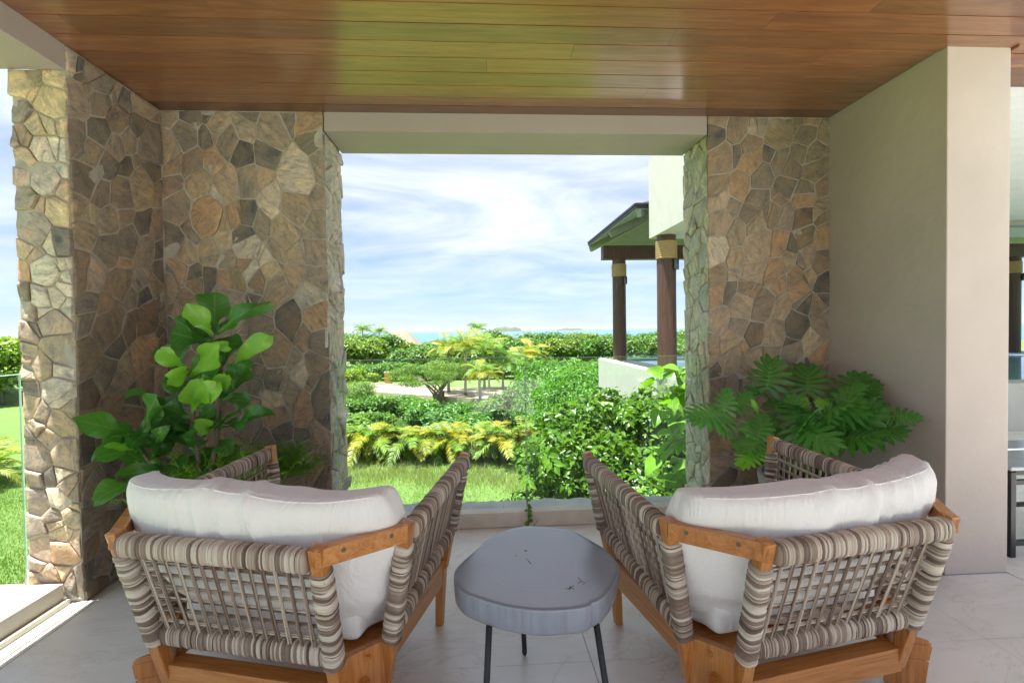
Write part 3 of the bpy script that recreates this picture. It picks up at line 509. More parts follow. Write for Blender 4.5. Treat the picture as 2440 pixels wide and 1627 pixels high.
def stone_mesh(poly, h, gapw, rough):
    cx_ = sum(p[0] for p in poly)/len(poly); cy_ = sum(p[1] for p in poly)/len(poly)
    # inset by the joint, then break up the edges
    P = [(p[0], p[1]) for p in poly]; A = sum(P[i][0]*P[(i+1) % len(P)][1]-P[(i+1) % len(P)][0]*P[i][1] for i in range(len(P)))
    if A < 0: P = P[::-1]
    Q = [(-9, -9), (9, -9), (9, 9), (-9, 9)]; Q = [(cx_+a, cy_+b) for a, b in Q]
    for i in range(len(P)):
        (x0, y0), (x1, y1) = P[i], P[(i+1) % len(P)]; l = math.hypot(x1-x0, y1-y0)
        if l < 1e-5: continue
        nx_, ny_ = (y1-y0)/l, -(x1-x0)/l
        g = gapw*rng.uniform(.35, 1.9)
        Q = clip(Q, nx_, ny_, nx_*x0+ny_*y0-g)
        if len(Q) < 3: return None
    cx_ = sum(p[0] for p in Q)/len(Q); cy_ = sum(p[1] for p in Q)/len(Q)
    pts = []
    for i in range(len(Q)):
        (x0, y0), (x1, y1) = Q[i], Q[(i+1) % len(Q)]; l = math.hypot(x1-x0, y1-y0)
        if l < .008: continue
        k = max(1, int(l/.055))
        for s in range(k):
            f = s/k; j = min(.004, l*.035)
            if s == 0:  # soften the corner
                pts.append((x0*.992+cx_*.008, y0*.992+cy_*.008))
            else: pts.append((x0+(x1-x0)*f+rng.normal(0, j), y0+(y1-y0)*f+rng.normal(0, j)))
    n = len(pts)
    if n < 3: return None
    L_ = [(x-cx_, y-cy_) for x, y in pts]; size = max(math.hypot(*p) for p in L_)
    if size < .018: return None
    tu, tv = rng.normal(0, rough*.9), rng.normal(0, rough*.9)
    V = []
    def ring(sc_, z, jz):
        for x, y in L_: V.append((x*sc_, y*sc_, z+(tu*x+tv*y)/max(size, .05)*h*.7+rng.normal(0, jz)))
    s1 = 1-.005/size; s2 = 1-.014/size
    ring(1, -.012, 0); ring(s1, h*.7, 0); ring(s2, h, h*.06*rough); ring(.52, h, h*.16*rough); V.append((0, 0, h*(1+rng.normal(0, .15*rough))))
    F = []
    for r_ in range(3):
        for i in range(n): a, b = r_*n+i, r_*n+(i+1) % n; F.append((a, b, b+n, a+n))
    for i in range(n): F.append((3*n+i, 3*n+(i+1) % n, 4*n))
    me = bpy.data.meshes.new('stone'); me.from_pydata(V, [], F); me.update(); smooth(me)
    for p in me.polygons:
        if n <= p.index < 2*n or p.index >= 3*n: pass
        p.use_smooth = p.index >= 2*n
    return me, cx_, cy_
def face_stones(parent, seeds, rect, org, U, N, h0, h1, gapw, rough, pal=None, edge=0, split=.12, stretch=1.45, boost=1.0):
    Z_ = Vector((0, 0, 1)); Mx = Matrix((U, Z_, N)).transposed().to_4x4(); cnt = 0
    cl_ = []
    an0 = rng.uniform(.6, 2.4); ca, sa = math.cos(an0), math.sin(an0); st_ = stretch
    def fwd(u, v): a, b = u*ca+v*sa, -u*sa+v*ca; return a/st_, b
    def inv(a, b): a *= st_; return a*ca-b*sa, a*sa+b*ca
    sd2 = [(*fwd(u, v), r*rng.uniform(.8, 1.15), c) for u, v, r, c in seeds]
    box = [fwd(rect[0], rect[1]), fwd(rect[2], rect[1]), fwd(rect[2], rect[3]), fwd(rect[0], rect[3])]
    for poly, c in cells(sd2, box):
        poly = [inv(a, b) for a, b in poly]
        A = abs(sum(poly[i][0]*poly[(i+1) % len(poly)][1]-poly[(i+1) % len(poly)][0]*poly[i][1] for i in range(len(poly))))/2
        if A > .009 and rng.random() < split:
            mx_ = sum(q[0] for q in poly)/len(poly)+rng.normal(0, .02); my_ = sum(q[1] for q in poly)/len(poly)+rng.normal(0, .02); an = rng.uniform(0, 3.14)
            a, b = math.cos(an), math.sin(an); k = a*mx_+b*my_
            for q, c2 in ((clip(poly, a, b, k), c), (clip(poly, -a, -b, -k), c if rng.random() < .45 else ('b', 't', 'd', 'g', 'b', 'n')[rng.integers(6)])):
                if len(q) >= 3: cl_.append((q, c2))
        else: cl_.append((poly, c))
    for poly, c in cl_:
        if edge:
            poly = [(u + (rng.uniform(-.3, 1)*edge*(1 if u > rect[2]-1e-4 else -1) if (u < rect[0]+1e-4 and edge > 0) or u > rect[2]-1e-4 else 0), v) for u, v in poly]
        r_ = stone_mesh(poly, rng.uniform(h0, h1), gapw, rough)
        if not r_: continue
        me, cu, cv = r_
        o = link('stone', me, M_STONE, parent)
        M2 = Mx.copy(); M2.translation = Vector(org)+U*cu+Z_*cv; o.matrix_world = M2; o.matrix_parent_inverse = Matrix()
        if pal: b_c = pal[rng.integers(len(pal))]
        else: b_c = PAL[c]
        k = boost*rng.uniform(.88, 1.14); o.color = (b_c[0]*k*rng.uniform(.96, 1.05), b_c[1]*k, b_c[2]*k*rng.uniform(.93, 1.06), 1); cnt += 1
    return cnt
X_, Y_ = Vector((1, 0, 0)), Vector((0, 1, 0))
lw = MB(); lw.box((-2.42, YL, 0), (XL, YO-.02, ZB)); lw.box((XL-.001, YB, 0), (XJL-.012, YO-.02, 2.966)); lw.box((-2.30, YL+.003, ZB), (XL-.003, YO-.03, 2.966))
lwall = lw.build('stone_wall', M_MORTAR)
tag(lwall, 'L shaped wall of irregular brown and slate stones behind the fiddle leaf fig', 'stone wall')
cls = ['b', 'g', 'd', 't', 'b', 'm', 'n']
face_stones(lwall, fill(parse(S_BACK), XL, 0, XJL, ZC, .14, cls), (XL+.004, 0, XJL, ZC), (0, YB, 0), X_, -Y_, .003, .009, .0017, 1)
face_stones(lwall, fill(parse(S_SIDE), YL, 0, YB, ZC, .14, cls), (YL, 0, YB-.012, ZC), (XL, 0, 0), Y_, X_, .003, .009, .0017, 1)
face_stones(lwall, fill(parse(S_END), -2.425, 0, XL, ZB, .09, ['w', 'y', 'g', 't']), (-2.425, 0, XL, ZB), (0, YL, 0), X_, -Y_, .004, .018, .0012, 1.1, edge=.004, split=.3, boost=1.4, stretch=1.15)
def rnd(n, u0, v0, u1, v1, r):
    s = []
    for _ in range(6000):
        u, v = rng.uniform(u0, u1), rng.uniform(v0, v1)
        if all(((u-q[0])*.8)**2+((v-q[1])*.9)**2 > (r*1.15)**2 for q in s): s.append((u, v, r*rng.uniform(.7, 1.2), 'w'))
        if len(s) >= n: break
    return s
face_stones(lwall, rnd(46, YB, 0, YO, ZB, .085), (YB, 0, YO, ZB), (XJL-.012, 0, 0), Y_, X_, .004, .016, .0012, 1.2, PALE, edge=.004, split=.5, boost=1.25)
rw = MB(); rw.box((XJR+.012, YB, 0), (XR-.001, YO-.02, 2.966))
rwall = rw.build('stone_pier', M_MORTAR)
tag(rwall, 'pier of irregular tan and olive stones behind the split leaf philodendron', 'stone pier')
face_stones(rwall, fill(parse(S_RIGHT), XJR, 0, XR, ZC, .14, ['t', 'b', 'o', 'g', 't', 'd']), (XJR, 0, XR-.006, ZC), (0, YB, 0), X_, -Y_, .003, .009, .0017, 1)
face_stones(rwall, [(-u, v, r, c) for u, v, r, c in rnd(46, YB, 0, YO, ZB, .085)], (-YO, 0, -YB, ZB), (XJR+.012, 0, 0), -Y_, -X_, .004, .016, .0012, 1.2, PALE, split=.5, boost=1.25)

# sills, ledges, glass
s_ = MB(); s_.box((XJL+.002, YB+.001, 0), (XJR-.002, 3.70, .106)); sill = s_.build('window_sill', M_SILL, bevel=.003)
tag(sill, 'low cream stone sill under the glass between the two stone walls', 'sill')
s_ = MB(); s_.box((-2.43, -.8, .028), (-2.232, 2.785, .112)); s_.box((-2.43, -.8, 0), (-2.203, 2.79, .027)); s2 = s_.build('window_sill', M_SILL, bevel=.003)
tag(s2, 'low cream stone sill under the side glass at the left edge of the floor', 'sill')
def ledge(label, quads, z0, z1, mat_):
    root = None
    for k, (x0, y0, x1, y1, wav) in enumerate(quads):
        n = 14; bot = []; 
        if wav == 'y':
            top = [(x0, y0), (x1, y0)]+[(x1-(x1-x0)*i/n, y1+rng.normal(0, .012)) for i in range(n+1)]
        else:
            top = [(x1, y0), (x1, y1)]+[(x0+rng.normal(0, .02), y1-(y1-y0)*i/n) for i in range(n+1)]
        mb = MB(); dz = rng.uniform(-.004, .003)
        mb.hexa([(a, b, z0) for a, b in top], [(a, b, z1+dz) for a, b in top])
        if root is None: root = mb.build('stone_ledge', mat_); tag(root, label, 'ledge')
        else: mb.build('slab', mat_, root)
ledge('grey blue stone slabs along the outer foot of the front glass', [(XJL+.003, 3.702, -.42, 3.88, 'y'), (-.414, 3.702, .145, 3.86, 'y'), (.151, 3.702, .93, 3.87, 'y'), (.936, 3.702, XJR-.003, 3.86, 'y')], -.05, .103, M_LEDGE)
ledge('pale stone slab ledge outside the side glass above the lawn', [(-2.74, 2.1, -2.433, 2.95, 'x'), (-2.78, 1.2, -2.433, 2.094, 'x'), (-2.75, .2, -2.433, 1.194, 'x')], -.1, .045, M_SILL)
def glass(name, label, panels, fixed_axis):
    root = None
    for (x0, y0, z0, x1, y1, z1) in panels:
        mb = MB().box((x0, y0, z0), (x1, y1, z1)); me = mb.mesh('glass_panel', .003, 1); me.materials.append(M_GLASS); me.materials.append(M_GEDGE)
        big = 1 if fixed_axis == 'y' else 0
        for p in me.polygons: p.material_index = 0 if abs(p.normal[big]) > .9 else 1
        if root is None: root = link(name, me); tag(root, label, 'glass railing')
        else: link('glass_panel', me, None, root)
glass('glass_railing', 'frameless clear glass railing across the front opening above the cream sill', [(-1.045, 3.682, .095, .318, 3.694, 1.222), (.324, 3.682, .095, 1.65, 3.694, 1.212)], 'y')
glass('glass_railing', 'frameless clear glass railing on the left side sill beside the rough stone wall end', [(-2.343, .95, .10, -2.331, 2.70, 1.235), (-2.343, -.8, .10, -2.331, .944, 1.235)], 'x')

# ------------------------------------------------------------------ neighbouring terrace, pool and pavilion
nr = MB().box((3.05, 2.955, 3.02), (16, 8.93, 4.44)).build('terrace_roof', M_STUCCOW); tag(nr, 'white rendered upper block overhanging the neighbouring terrace beside the stone pier', 'building')
y = 2.96; i = 0
while y < 7.3:
    MB().box((3.3, y+.002, 3.0), (9, y+.188, 3.018)).build('ceiling_board', M_WHITEBOARD, nr); y += .19
MB().box((3.3, 7.36, 2.93), (16, 7.55, 3.019)).build('dark_frame', M_SOFFIT, nr)
pw = MB(); pw.box((3.15, 6.2, -3.3), (3.78, 13.4, .62)); pw.box((3.781, 6.2, -3.3), (16, 6.6, .62)); pw.box((3.781, 13.0, -3.3), (16, 13.4, .62))
pw = pw.build('pool_wall', M_STUCCOW, bevel=.01); tag(pw, 'low white rendered pool wall carrying the dark timber columns', 'wall')
wt = MB().box((3.785, 6.605, -.6), (16, 12.995, .585)).build('pool_water', M_POOL); tag(wt, kind='structure')
MB().box((3.785, 12.9, .59), (16, 12.998, .616)).build('tile_band', M_TEAL, pw)
def rail_glass(lab, a):
    x0, y0, z0, x1, y1, z1 = a
    mb = MB().box((x0, y0, z0), (x1, y1, z1)); me = mb.mesh('pool_glass'); me.materials.append(M_GLASS); me.materials.append(M_GEDGE)
    for p in me.polygons: p.material_index = 0 if abs(p.normal[1]) > .9 else 1
    tag(link('pool_glass', me), lab, 'glass panel')
rail_glass('clear glass pool fence panel beside the farther dark column', (3.60, 12.5, .625, 5.6, 12.512, 1.29))
rail_glass('clear glass pool fence panel beside the nearer dark column', (3.44, 8.7, .625, 6.6, 8.712, 1.255))
pav = empty('pavilion', (3.3, 11, .62)); tag(pav, 'pavilion with dark hip roof on dark timber columns beyond the stone pier', 'pavilion')
def local(mb, o): mb.v = [(x-o[0], y-o[1], z-o[2]) for x, y, z in mb.v]; return mb
po = (3.3, 11, .62)
for (cx_, cy_, zt_) in ((3.245, 8.62, 3.03), (3.45, 12.36, 3.12), (13.9, 12.36, 3.12), (8.4, 12.36, 3.12)):
    n = 24; mb = MB(); pr = [(.165, 0), (.166, .6), (.162, 1.3), (.164, 2.0), (.163, zt_-.62)]
    mb.lathe(pr, n, (cx_, cy_, .62)); c_ = local(mb, po).build('column', M_DARKWOOD, pav, sm=True)
    rb = MB(); z = zt_-.62-.42
    pf = []
    for k in range(9): pf += [(.168, z+k*.034), (.184, z+k*.034+.009), (.184, z+k*.034+.025), (.168, z+(k+1)*.034)]
    rb.lathe(pf, n, (cx_, cy_, .62)); local(rb, po).build('rope_band', M_ROPE, c_, sm=True)
    lp = MB().lathe([(0, 0), (.042, 0), (.045, .02), (.045, .17), (.03, .19), (0, .19)], 14, (cx_+.11, cy_-.17, zt_-.62)); lp.box((cx_+.09, cy_-.17, zt_-.5), (cx_+.13, cy_-.1, zt_-.47))
    local(lp, po).build('spotlight', M_LAMP, c_, sm=True)
    bp_ = MB().lathe([(0, .012), (.27, .012), (.28, 0)], 28, (cx_, cy_, .622)); local(bp_, po).build('base_plate', M_STUCCOW, c_)
local(MB().box((3.03, 12.24, 3.122), (15, 12.5, 3.455)), po).build('beam', M_DARKWOOD, pav, bevel=.01)
E0, E1, N0, N1, ZE = 2.85, 15.2, 9.05, 13.1, 3.57; sl_ = .46; RH = (N1-N0)/2*sl_
def roofz(x, y): return ZE+sl_*min(x-E0, E1-x, y-N0, N1-y)
yc = (N0+N1)/2; rx0 = E0+(N1-N0)/2; rx1 = E1-(N1-N0)/2
A_, B_, C_, D_ = (E0, N0, ZE), (E1, N0, ZE), (E1, N1, ZE), (E0, N1, ZE); T0, T1 = (rx0, yc, ZE+RH), (rx1, yc, ZE+RH)
mb = MB()
def slab(q, t0, t1):
    lo = [(x, y_, z+t0) for x, y_, z in q]; hi = [(x, y_, z+t1) for x, y_, z in q]; mb.hexa(lo, hi)
slab([A_, B_, T1, T0], .03, .09); slab([C_, D_, T0, T1], .03, .09); slab([D_, A_, T0], .03, .09); slab([B_, C_, T1], .03, .09)
rf = local(mb, po).build('roof', M_ROOF, pav)
mb = MB()
for q0, q1 in ((A_, D_), (A_, B_), (D_, C_)):
    mb.beam((q0[0], q0[1], q0[2]+.10), (q1[0], q1[1], q1[2]+.10), .05, .04); mb.beam((q0[0], q0[1], q0[2]+.045), (q1[0], q1[1], q1[2]+.045), .035, .03)
local(mb, po).build('drip_edge', M_ROOF, rf)
def sboard(q):   # board on the underside of a slope
    mb = MB(); mb.hexa([(x, y_, z-.002) for x, y_, z in q], [(x, y_, z+.024) for x, y_, z in q]); local(mb, po).build('soffit_board', M_SOFFIT, pav)
k = 0; bw = .2
while k*bw < (N1-N0)/2-.05:
    a0, a1 = k*bw+.004, min((k+1)*bw-.004, (N1-N0)/2)
    z0, z1 = ZE+sl_*a0, ZE+sl_*a1
    sboard([(E0+a0, N0+a0, z0), (E0+a0, N1-a0, z0), (E0+a1, N1-a1, z1), (E0+a1, N0+a1, z1)][::-1])
    sboard([(E0+a0, N0+a0, z0), (E1-a0, N0+a0, z0), (E1-a1, N0+a1, z1), (E0+a1, N0+a1, z1)])
    sboard([(E1-a0, N1-a0, z0), (E0+a0, N1-a0, z0), (E0+a1, N1-a1, z1), (E1-a1, N1-a1, z1)])
    k += 1
for q0, q1 in ((A_, T0), (D_, T0), (((E0, yc, ZE)), T0)):
    local(MB().beam((q0[0]+.05, q0[1], q0[2]-.07), (q1[0], q1[1], q1[2]-.07), .09, .13), po).build('rafter', M_SOFFIT, pav)
# side table at the right edge
tb = empty('side_table', (3.17, 2.82, 0)); tag(tb, 'low black metal framed table on the neighbouring terrace at the right edge', 'table')
f_ = MB()
for (x, y) in ((0, 0), (.9, 0), (0, .6), (.9, .6)): f_.box((x, y, 0), (x+.035, y+.035, .52))
for z in (.07, .44, .50):
    f_.box((.035, .003, z), (.9, .03, z+.03)); f_.box((.035, .605, z), (.9, .632, z+.03)); f_.box((.003, .035, z), (.03, .6, z+.03)); f_.box((.905, .035, z), (.932, .6, z+.03))
f_.build('frame', M_BLACK, tb, bevel=.003)
MB().box((-.01, -.01, .531), (.945, .645, .553)).build('table_top', simple('pale stone top', (.40, .44, .48), .15, 6, .08), tb, bevel=.004)
# ------------------------------------------------------------------ lounge chairs
def set_tone(me, vals):
    a = me.attributes.new('tone', 'FLOAT', 'FACE'); a.data.foreach_set('value', np.asarray(vals, np.float32))
def wrap(name, parent, p, q, ru, rv, up=(0, 0, 1), pitch=.0056, slant=.0, n=14, seed=0):
    g = np.random.default_rng(seed); p = Vector(p); q = Vector(q); Ln = (q-p).length; d = (q-p)/Ln
    u = d.cross(Vector(up)).normalized(); v = u.cross(d); K = max(4, int(Ln/pitch)); V = []; F = []; tn = []
    th = [2*math.pi*i/n for i in range(n)]
    def se(c, e=.72): return math.copysign(abs(c)**e, c)
    sec = [(0, .90), (.22, 1.0), (.78, 1.0)]
    tone = g.uniform(.2, .9); bulge = .0
    for k in range(K):
        if g.random() < .80: tone = g.choice([.05, .2, .3, .42, .5, .68, .8, .92, 1.0], p=[.05, .12, .13, .14, .1, .12, .13, .13, .08])
        tk = float(np.clip(tone+g.normal(0, .06), 0, 1)); jr = 1+g.normal(0, .022); ju = g.normal(0, .0012); tl = slant+g.normal(0, .0022)
        for s, r_ in sec:
            x = (k+s)/K*Ln
            for a in th:
                cu, cv = se(math.cos(a))*ru*r_*jr, se(math.sin(a))*rv*r_*jr
                V.append(p+d*(x+tl*math.cos(a+.6))+u*(cu+ju)+v*cv)
        tn += [tk]*(3*n)
    m_ = 3*K
    for j in range(m_-1):
        for i in range(n): F.append((j*n+i, j*n+(i+1) % n, (j+1)*n+(i+1) % n, (j+1)*n+i))
    tn = tn[:len(F)]
    b = len(V)
    V += [p, p+d*Ln]
    for i in range(n): F.append((b, (i+1) % n, i, i)[:3]); F.append((b+1, (m_-1)*n+i, (m_-1)*n+(i+1) % n))
    tn += [tone]*(2*n)
    me = bpy.data.meshes.new(name); me.from_pydata([tuple(x) for x in V], [], F); me.update(); set_tone(me, tn); smooth(me)
    return link(name, me, M_CORD, parent)
def cord(parent, p, q, off, seed, bow=(0, 0, 0)):
    g = np.random.default_rng(seed); mb = MB(); p = Vector(p); q = Vector(q); off = Vector(off); bow = Vector(bow); tn = []
    for s in (-1, 1):
        mid = (p+q)/2+off*s*g.uniform(.6, 1.1)+bow
        j = Vector(g.normal(0, .0015, 3)); f0 = len(mb.f)
        mb.tube([p+off*s+j, mid, q+off*s], .0034, 6, cap=False); tn += [float(g.choice([.15, .3, .42, .55, .7, .85]))]*(len(mb.f)-f0)
    me = mb.mesh('cord'); set_tone(me, tn); smooth(me); return link('cord', me, M_CORD, parent)
def bil(a, b, c, d, s, t):   # corners a(bottom start) b(bottom end) c(top start) d(top end)
    a, b, c, d = map(Vector, (a, b, c, d)); lo = a.lerp(b, s); hi = c.lerp(d, s); return lo.lerp(hi, t)
def make_chair():
    root = empty('lounge_chair')
    for s in (-1, 1):
        # posts: bare teak core with a cord wrapping on each
        po_ = MB().beam((s*.350, .170, .13), (s*.3845, .004, .757), .044, .044, (0, 1, 0)).build('post', M_TEAK, root, bevel=.004)
        wrap('cord_wrap', po_, (s*.3595, .125, .305), (s*.379, .030, .672), .033, .033, (0, 1, 0), seed=11+s)
        ps = MB().beam((s*.447, .312, .13), (s*.573, .252, .757), .044, .044, (0, 1, 0)).build('post', M_TEAK, root, bevel=.004)
        wrap('cord_wrap', ps, (s*.482, .295, .305), (s*.556, .260, .672), .033, .033, (0, 1, 0), seed=21+s)
        pf = MB().beam((s*.452, .930, .27), (s*.550, 1.003, .815), .041, .041, (0, 1, 0)).build('post', M_TEAK, root, bevel=.004)
        wrap('cord_wrap', pf, (s*.4855, .955, .45), (s*.5335, .991, .725), .031, .031, (0, 1, 0), seed=31+s)
        # short armrest across each chamfered rear corner
        MB().beam((s*.374, -.004, .726), (s*.571, .240, .726), .043, .060).build('corner_rail', M_TEAKX, root, bevel=.004)
        for f in (.28, .8):
            pb_ = MB()
            x, y = .374+(.571-.374)*f, -.004+.244*f; nx, ny = .78, -.63
            pb_.tube([(s*(x+nx*.018), y+ny*.018, .735), (s*(x+nx*.0222), y+ny*.0222, .735)], .008, 10)
            pb_.build('dowel', M_TWIG, root)
        # base frame
        MB().beam((s*.452, .305, .252), (s*.442, .935, .252), .036, .108).build('side_rail', M_TEAKY, root, bevel=.004)
        MB().beam((s*.358, .163, .208), (s*.450, .297, .208), .030, .19).build('corner_board', M_TEAK, root, bevel=.003)
        lg = MB(); x, y = s*.437, .905
        lg.hexa([(x-.017, y-.017, 0), (x+.017, y-.017, 0), (x+.017, y+.02, 0), (x-.017, y+.02, 0)], [(s*.446-.022, .90, .315), (s*.446+.022, .90, .315), (s*.446+.022, .955, .315), (s*.446-.022, .955, .315)])
        lg.build('leg', M_TEAK, root, bevel=.004)
        lg = MB(); a = .84; d_ = .54   # outward direction of the corner
        def rect(cx_, cy_, h1, h2, z): 
            tx_, ty_ = -s*d_, a
            return [(cx_+tx_*i*h1+s*a*j*h2, cy_+ty_*i*h1-d_*j*h2, z) for i, j in ((-1, -1), (1, -1), (1, 1), (-1, 1))][::s]
        c0 = (s*.432, .195)
        lg.hexa(rect(s*.428, .198, .036, .030, 0), rect(*c0, .042, .034, .13)); lg.hexa(rect(*c0, .042, .034, .131), rect(s*.437, .192, .044, .037, .19))
        lg.hexa(rect(s*.437, .192, .044, .037, .191), rect(s*.433, .194, .040, .032, .212))
        lg.build('leg', M_TEAK, root, bevel=.003)
    wrap('top_rail', root, (-.352, .002, .714), (.352, .002, .714), .034, .038, seed=41)
    wrap('bottom_rail', root, (-.330, .138, .332), (.330, .138, .332), .036, .037, seed=42, slant=.002)
    MB().box((-.345, .142, .118), (.345, .215, .208)).build('back_rail', M_TEAKX, root, bevel=.004)
    MB().box((-.425, .915, .205), (.425, .95, .300)).build('front_rail', M_TEAKX, root, bevel=.004)
    MB().box((-.43, .22, .262), (.43, .912, .28)).build('seat_panel', M_TEAKX, root)
    NV = 14
    A_, B_, C_, D_ = (-.318, .118, .36), (.318, .118, .36), (-.330, .020, .684), (.330, .020, .684)
    for k in range(NV):
        s = (k+.5)/NV
        cord(root, bil(A_, B_, C_, D_, s-.012, 0), bil(A_, B_, C_, D_, s+.004, 1), (.0042, 0, 0), 100+k)
    A2, B2, C2, D2 = (-.345, .126, .36), (.345, .126, .36), (-.352, .028, .684), (.352, .028, .684)
    for k in range(6):
        t_ = (k+.75)/6.6
        cord(root, bil(A2, B2, C2, D2, 0, t_), bil(A2, B2, C2, D2, 1, t_), (0, 0, .0042), 130+k, (0, .004, -.004))
    for s in (-1, 1):
        wrap('top_rail', root, (s*.570, .288, .716), (s*.550, .975, .772), .033, .036, seed=51+s)
        wrap('bottom_rail', root, (s*.476, .330, .335), (s*.482, .925, .452), .034, .036, seed=61+s, slant=.002)
        a_, b_, c_, d_2 = (s*.480, .345, .365), (s*.489, .925, .480), (s*.560, .305, .685), (s*.545, .965, .742)
        for k in range(18):
            f = (k+.5)/18
            cord(root, bil(a_, b_, c_, d_2, f, 0), bil(a_, b_, c_, d_2, min(1, f+.01), 1), (0, .0042, .0006), 200+k+40*(s+1))
        a_, b_, c_, d_2 = [(x-s*.008, y, z) for x, y, z in (a_, b_, c_, d_2)]
        for k in range(6):
            t_ = (k+.75)/6.6
            cord(root, bil(a_, b_, c_, d_2, -.03, t_), bil(a_, b_, c_, d_2, 1.03, t_), (0, 0, .0042), 300+k+40*(s+1), (0, 0, -.003))
    return root
chair = make_chair()
chair.location = (-.8867, 1.6763, 0); chair.rotation_euler = (0, 0, -.2716)
tag(chair, 'teak and woven cord lounge chair left of the dark round table', 'lounge chair', 'matching lounge chairs on the terrace')
chair2 = copy_tree(chair); chair2.location = (1.246, 1.5624, 0); chair2.rotation_euler = (0, 0, .1981)
tag(chair2, 'teak and woven cord lounge chair right of the dark round table', 'lounge chair', 'matching lounge chairs on the terrace')
for c_ in (chair, chair2):
    for o in c_.children_recursive:
        t_ = rng.uniform(.9, 1.1); o.color = (t_, t_*rng.uniform(.96, 1.03), t_*rng.uniform(.93, 1.05), 1)

def cushion(name, fmap, nx, ny, nz, seed, wr, label, loc, rz):
    """box grid mapped through fmap(a,b,c)->Vector, all in [-1,1]"""
    idx = {}; V = []; F = []
    def vid(i, j, k):
        key = (i, j, k)
        if key not in idx:
            idx[key] = len(V); V.append(fmap(i/nx*2-1, j/ny*2-1, k/nz*2-1))
        return idx[key]
    def quad(f): F.append(tuple(f))
    for i in range(nx):
        for k in range(nz):
            quad([vid(i, 0, k), vid(i+1, 0, k), vid(i+1, 0, k+1), vid(i, 0, k+1)]); quad([vid(i, ny, k), vid(i, ny, k+1), vid(i+1, ny, k+1), vid(i+1, ny, k)])
        for j in range(ny):
            quad([vid(i, j, 0), vid(i, j+1, 0), vid(i+1, j+1, 0), vid(i+1, j, 0)]); quad([vid(i, j, nz), vid(i+1, j, nz), vid(i+1, j+1, nz), vid(i, j+1, nz)])
    for j in range(ny):
        for k in range(nz):
            quad([vid(0, j, k), vid(0, j, k+1), vid(0, j+1, k+1), vid(0, j+1, k)]); quad([vid(nx, j, k), vid(nx, j+1, k), vid(nx, j+1, k+1), vid(nx, j, k+1)])
    me = bpy.data.meshes.new(name); me.from_pydata([tuple(v) for v in V], [], F); me.update()
    bm = bmesh.new(); bm.from_mesh(me)
    for _ in range(7): bmesh.ops.smooth_vert(bm, verts=bm.verts, factor=.5, use_axis_x=True, use_axis_y=True, use_axis_z=True)
    bm.normal_update(); sd = Vector((seed*3.1, seed*1.7, seed*5.3))
    for v in bm.verts:
        c = v.co
        # soft billow, then creases that run down and aslant from the top edge
        h = .010*noise.noise(c*3.2+sd)
        q = Vector((c.x*9+c.z*3.2*math.sin(c.x*4+seed), c.y*3, c.z*2.6))+sd
        cre = 1-abs(noise.noise(q))*2.4
        msk = max(0, min(1, (noise.noise(c*2.3+sd*2)+.35)*1.6))
        h += wr*max(0, cre)**2.2*msk
        q2 = Vector((c.x*20-c.z*9, c.y*6, c.z*6))+sd*3
        h += wr*.35*max(0, 1-abs(noise.noise(q2))*3)**2*max(0, noise.noise(c*3.1-sd)+.2)
        v.co = c+v.normal*h
    bm.to_mesh(me); bm.free(); smooth(me)
    o = link(name, me, M_FAB); o.location = loc; o.rotation_euler = (0, 0, rz)
    tag(o, label, 'cushion')
    for b in (0, ny):
        pts = [me.vertices[idx[(i, b, nz)]].co.copy() for i in range(2, nx-1)]
        for _ in range(3): pts = [pts[0]]+[(pts[i-1]+pts[i]*2+pts[i+1])/4 for i in range(1, len(pts)-1)]+[pts[-1]]
        MB().tube(pts, .0026, 6).build('piping', M_FAB, o, sm=True)
    return o
def back_map(topf, seed):
    def f(a, b, c):
        e = (1-abs(a)**3.2); e2 = (1-abs(c)**3.2); pf_ = max(0, e)*max(0, e2)
        T = .105+.14*pf_**.5
        zt_ = topf(a); z = .315+(c*.5+.5)*(zt_-.315)
        hw = .425+.125*min(1, max(0, (z-.30)/.40)); hw -= .02*abs(c)**6
        yb = .205-.355*(z-.33)+.115*abs(a)**3.5    # rests against the woven back
        yb += .03 if z < .45 else 0
        ym = yb+.105
        x = a*hw*(1-.035*c*c*a*a)
        return Vector((x, ym+b*T/2, z-.012*(abs(a)**5)*(1 if c > 0 else 0)))
    return f
cushion('back_cushion', back_map(lambda a: .892 + .012*math.sin(a*4.5+2.2) - .010*a, 1), 72, 12, 40, 1.3, .017, 'plump white back cushion propped in the left lounge chair', (-.8867, 1.6763, 0), -.2716)
cushion('back_cushion', back_map(lambda a: .872+.018*a+.012*a*a, 2), 72, 12, 40, 4.9, .018, 'plump white back cushion propped in the right lounge chair', (1.246, 1.5624, 0), .1981)
def seat_map(a, b, c):
    pf_ = max(0, 1-abs(a)**4)*max(0, 1-abs(b)**4)
    y = .60+b*.345; hw = .435 - (.06 if b < -.6 else 0)
    return Vector((a*hw, y, .352+c*(.05+.022*pf_**.5)))
cushion('seat_cushion', seat_map, 40, 34, 6, 7.1, .008, 'white seat cushion under the back cushion of the left lounge chair', (-.8867, 1.6763, 0), -.2716)
cushion('seat_cushion', seat_map, 40, 34, 6, 9.4, .008, 'white seat cushion under the back cushion of the right lounge chair', (1.246, 1.5624, 0), .1981)

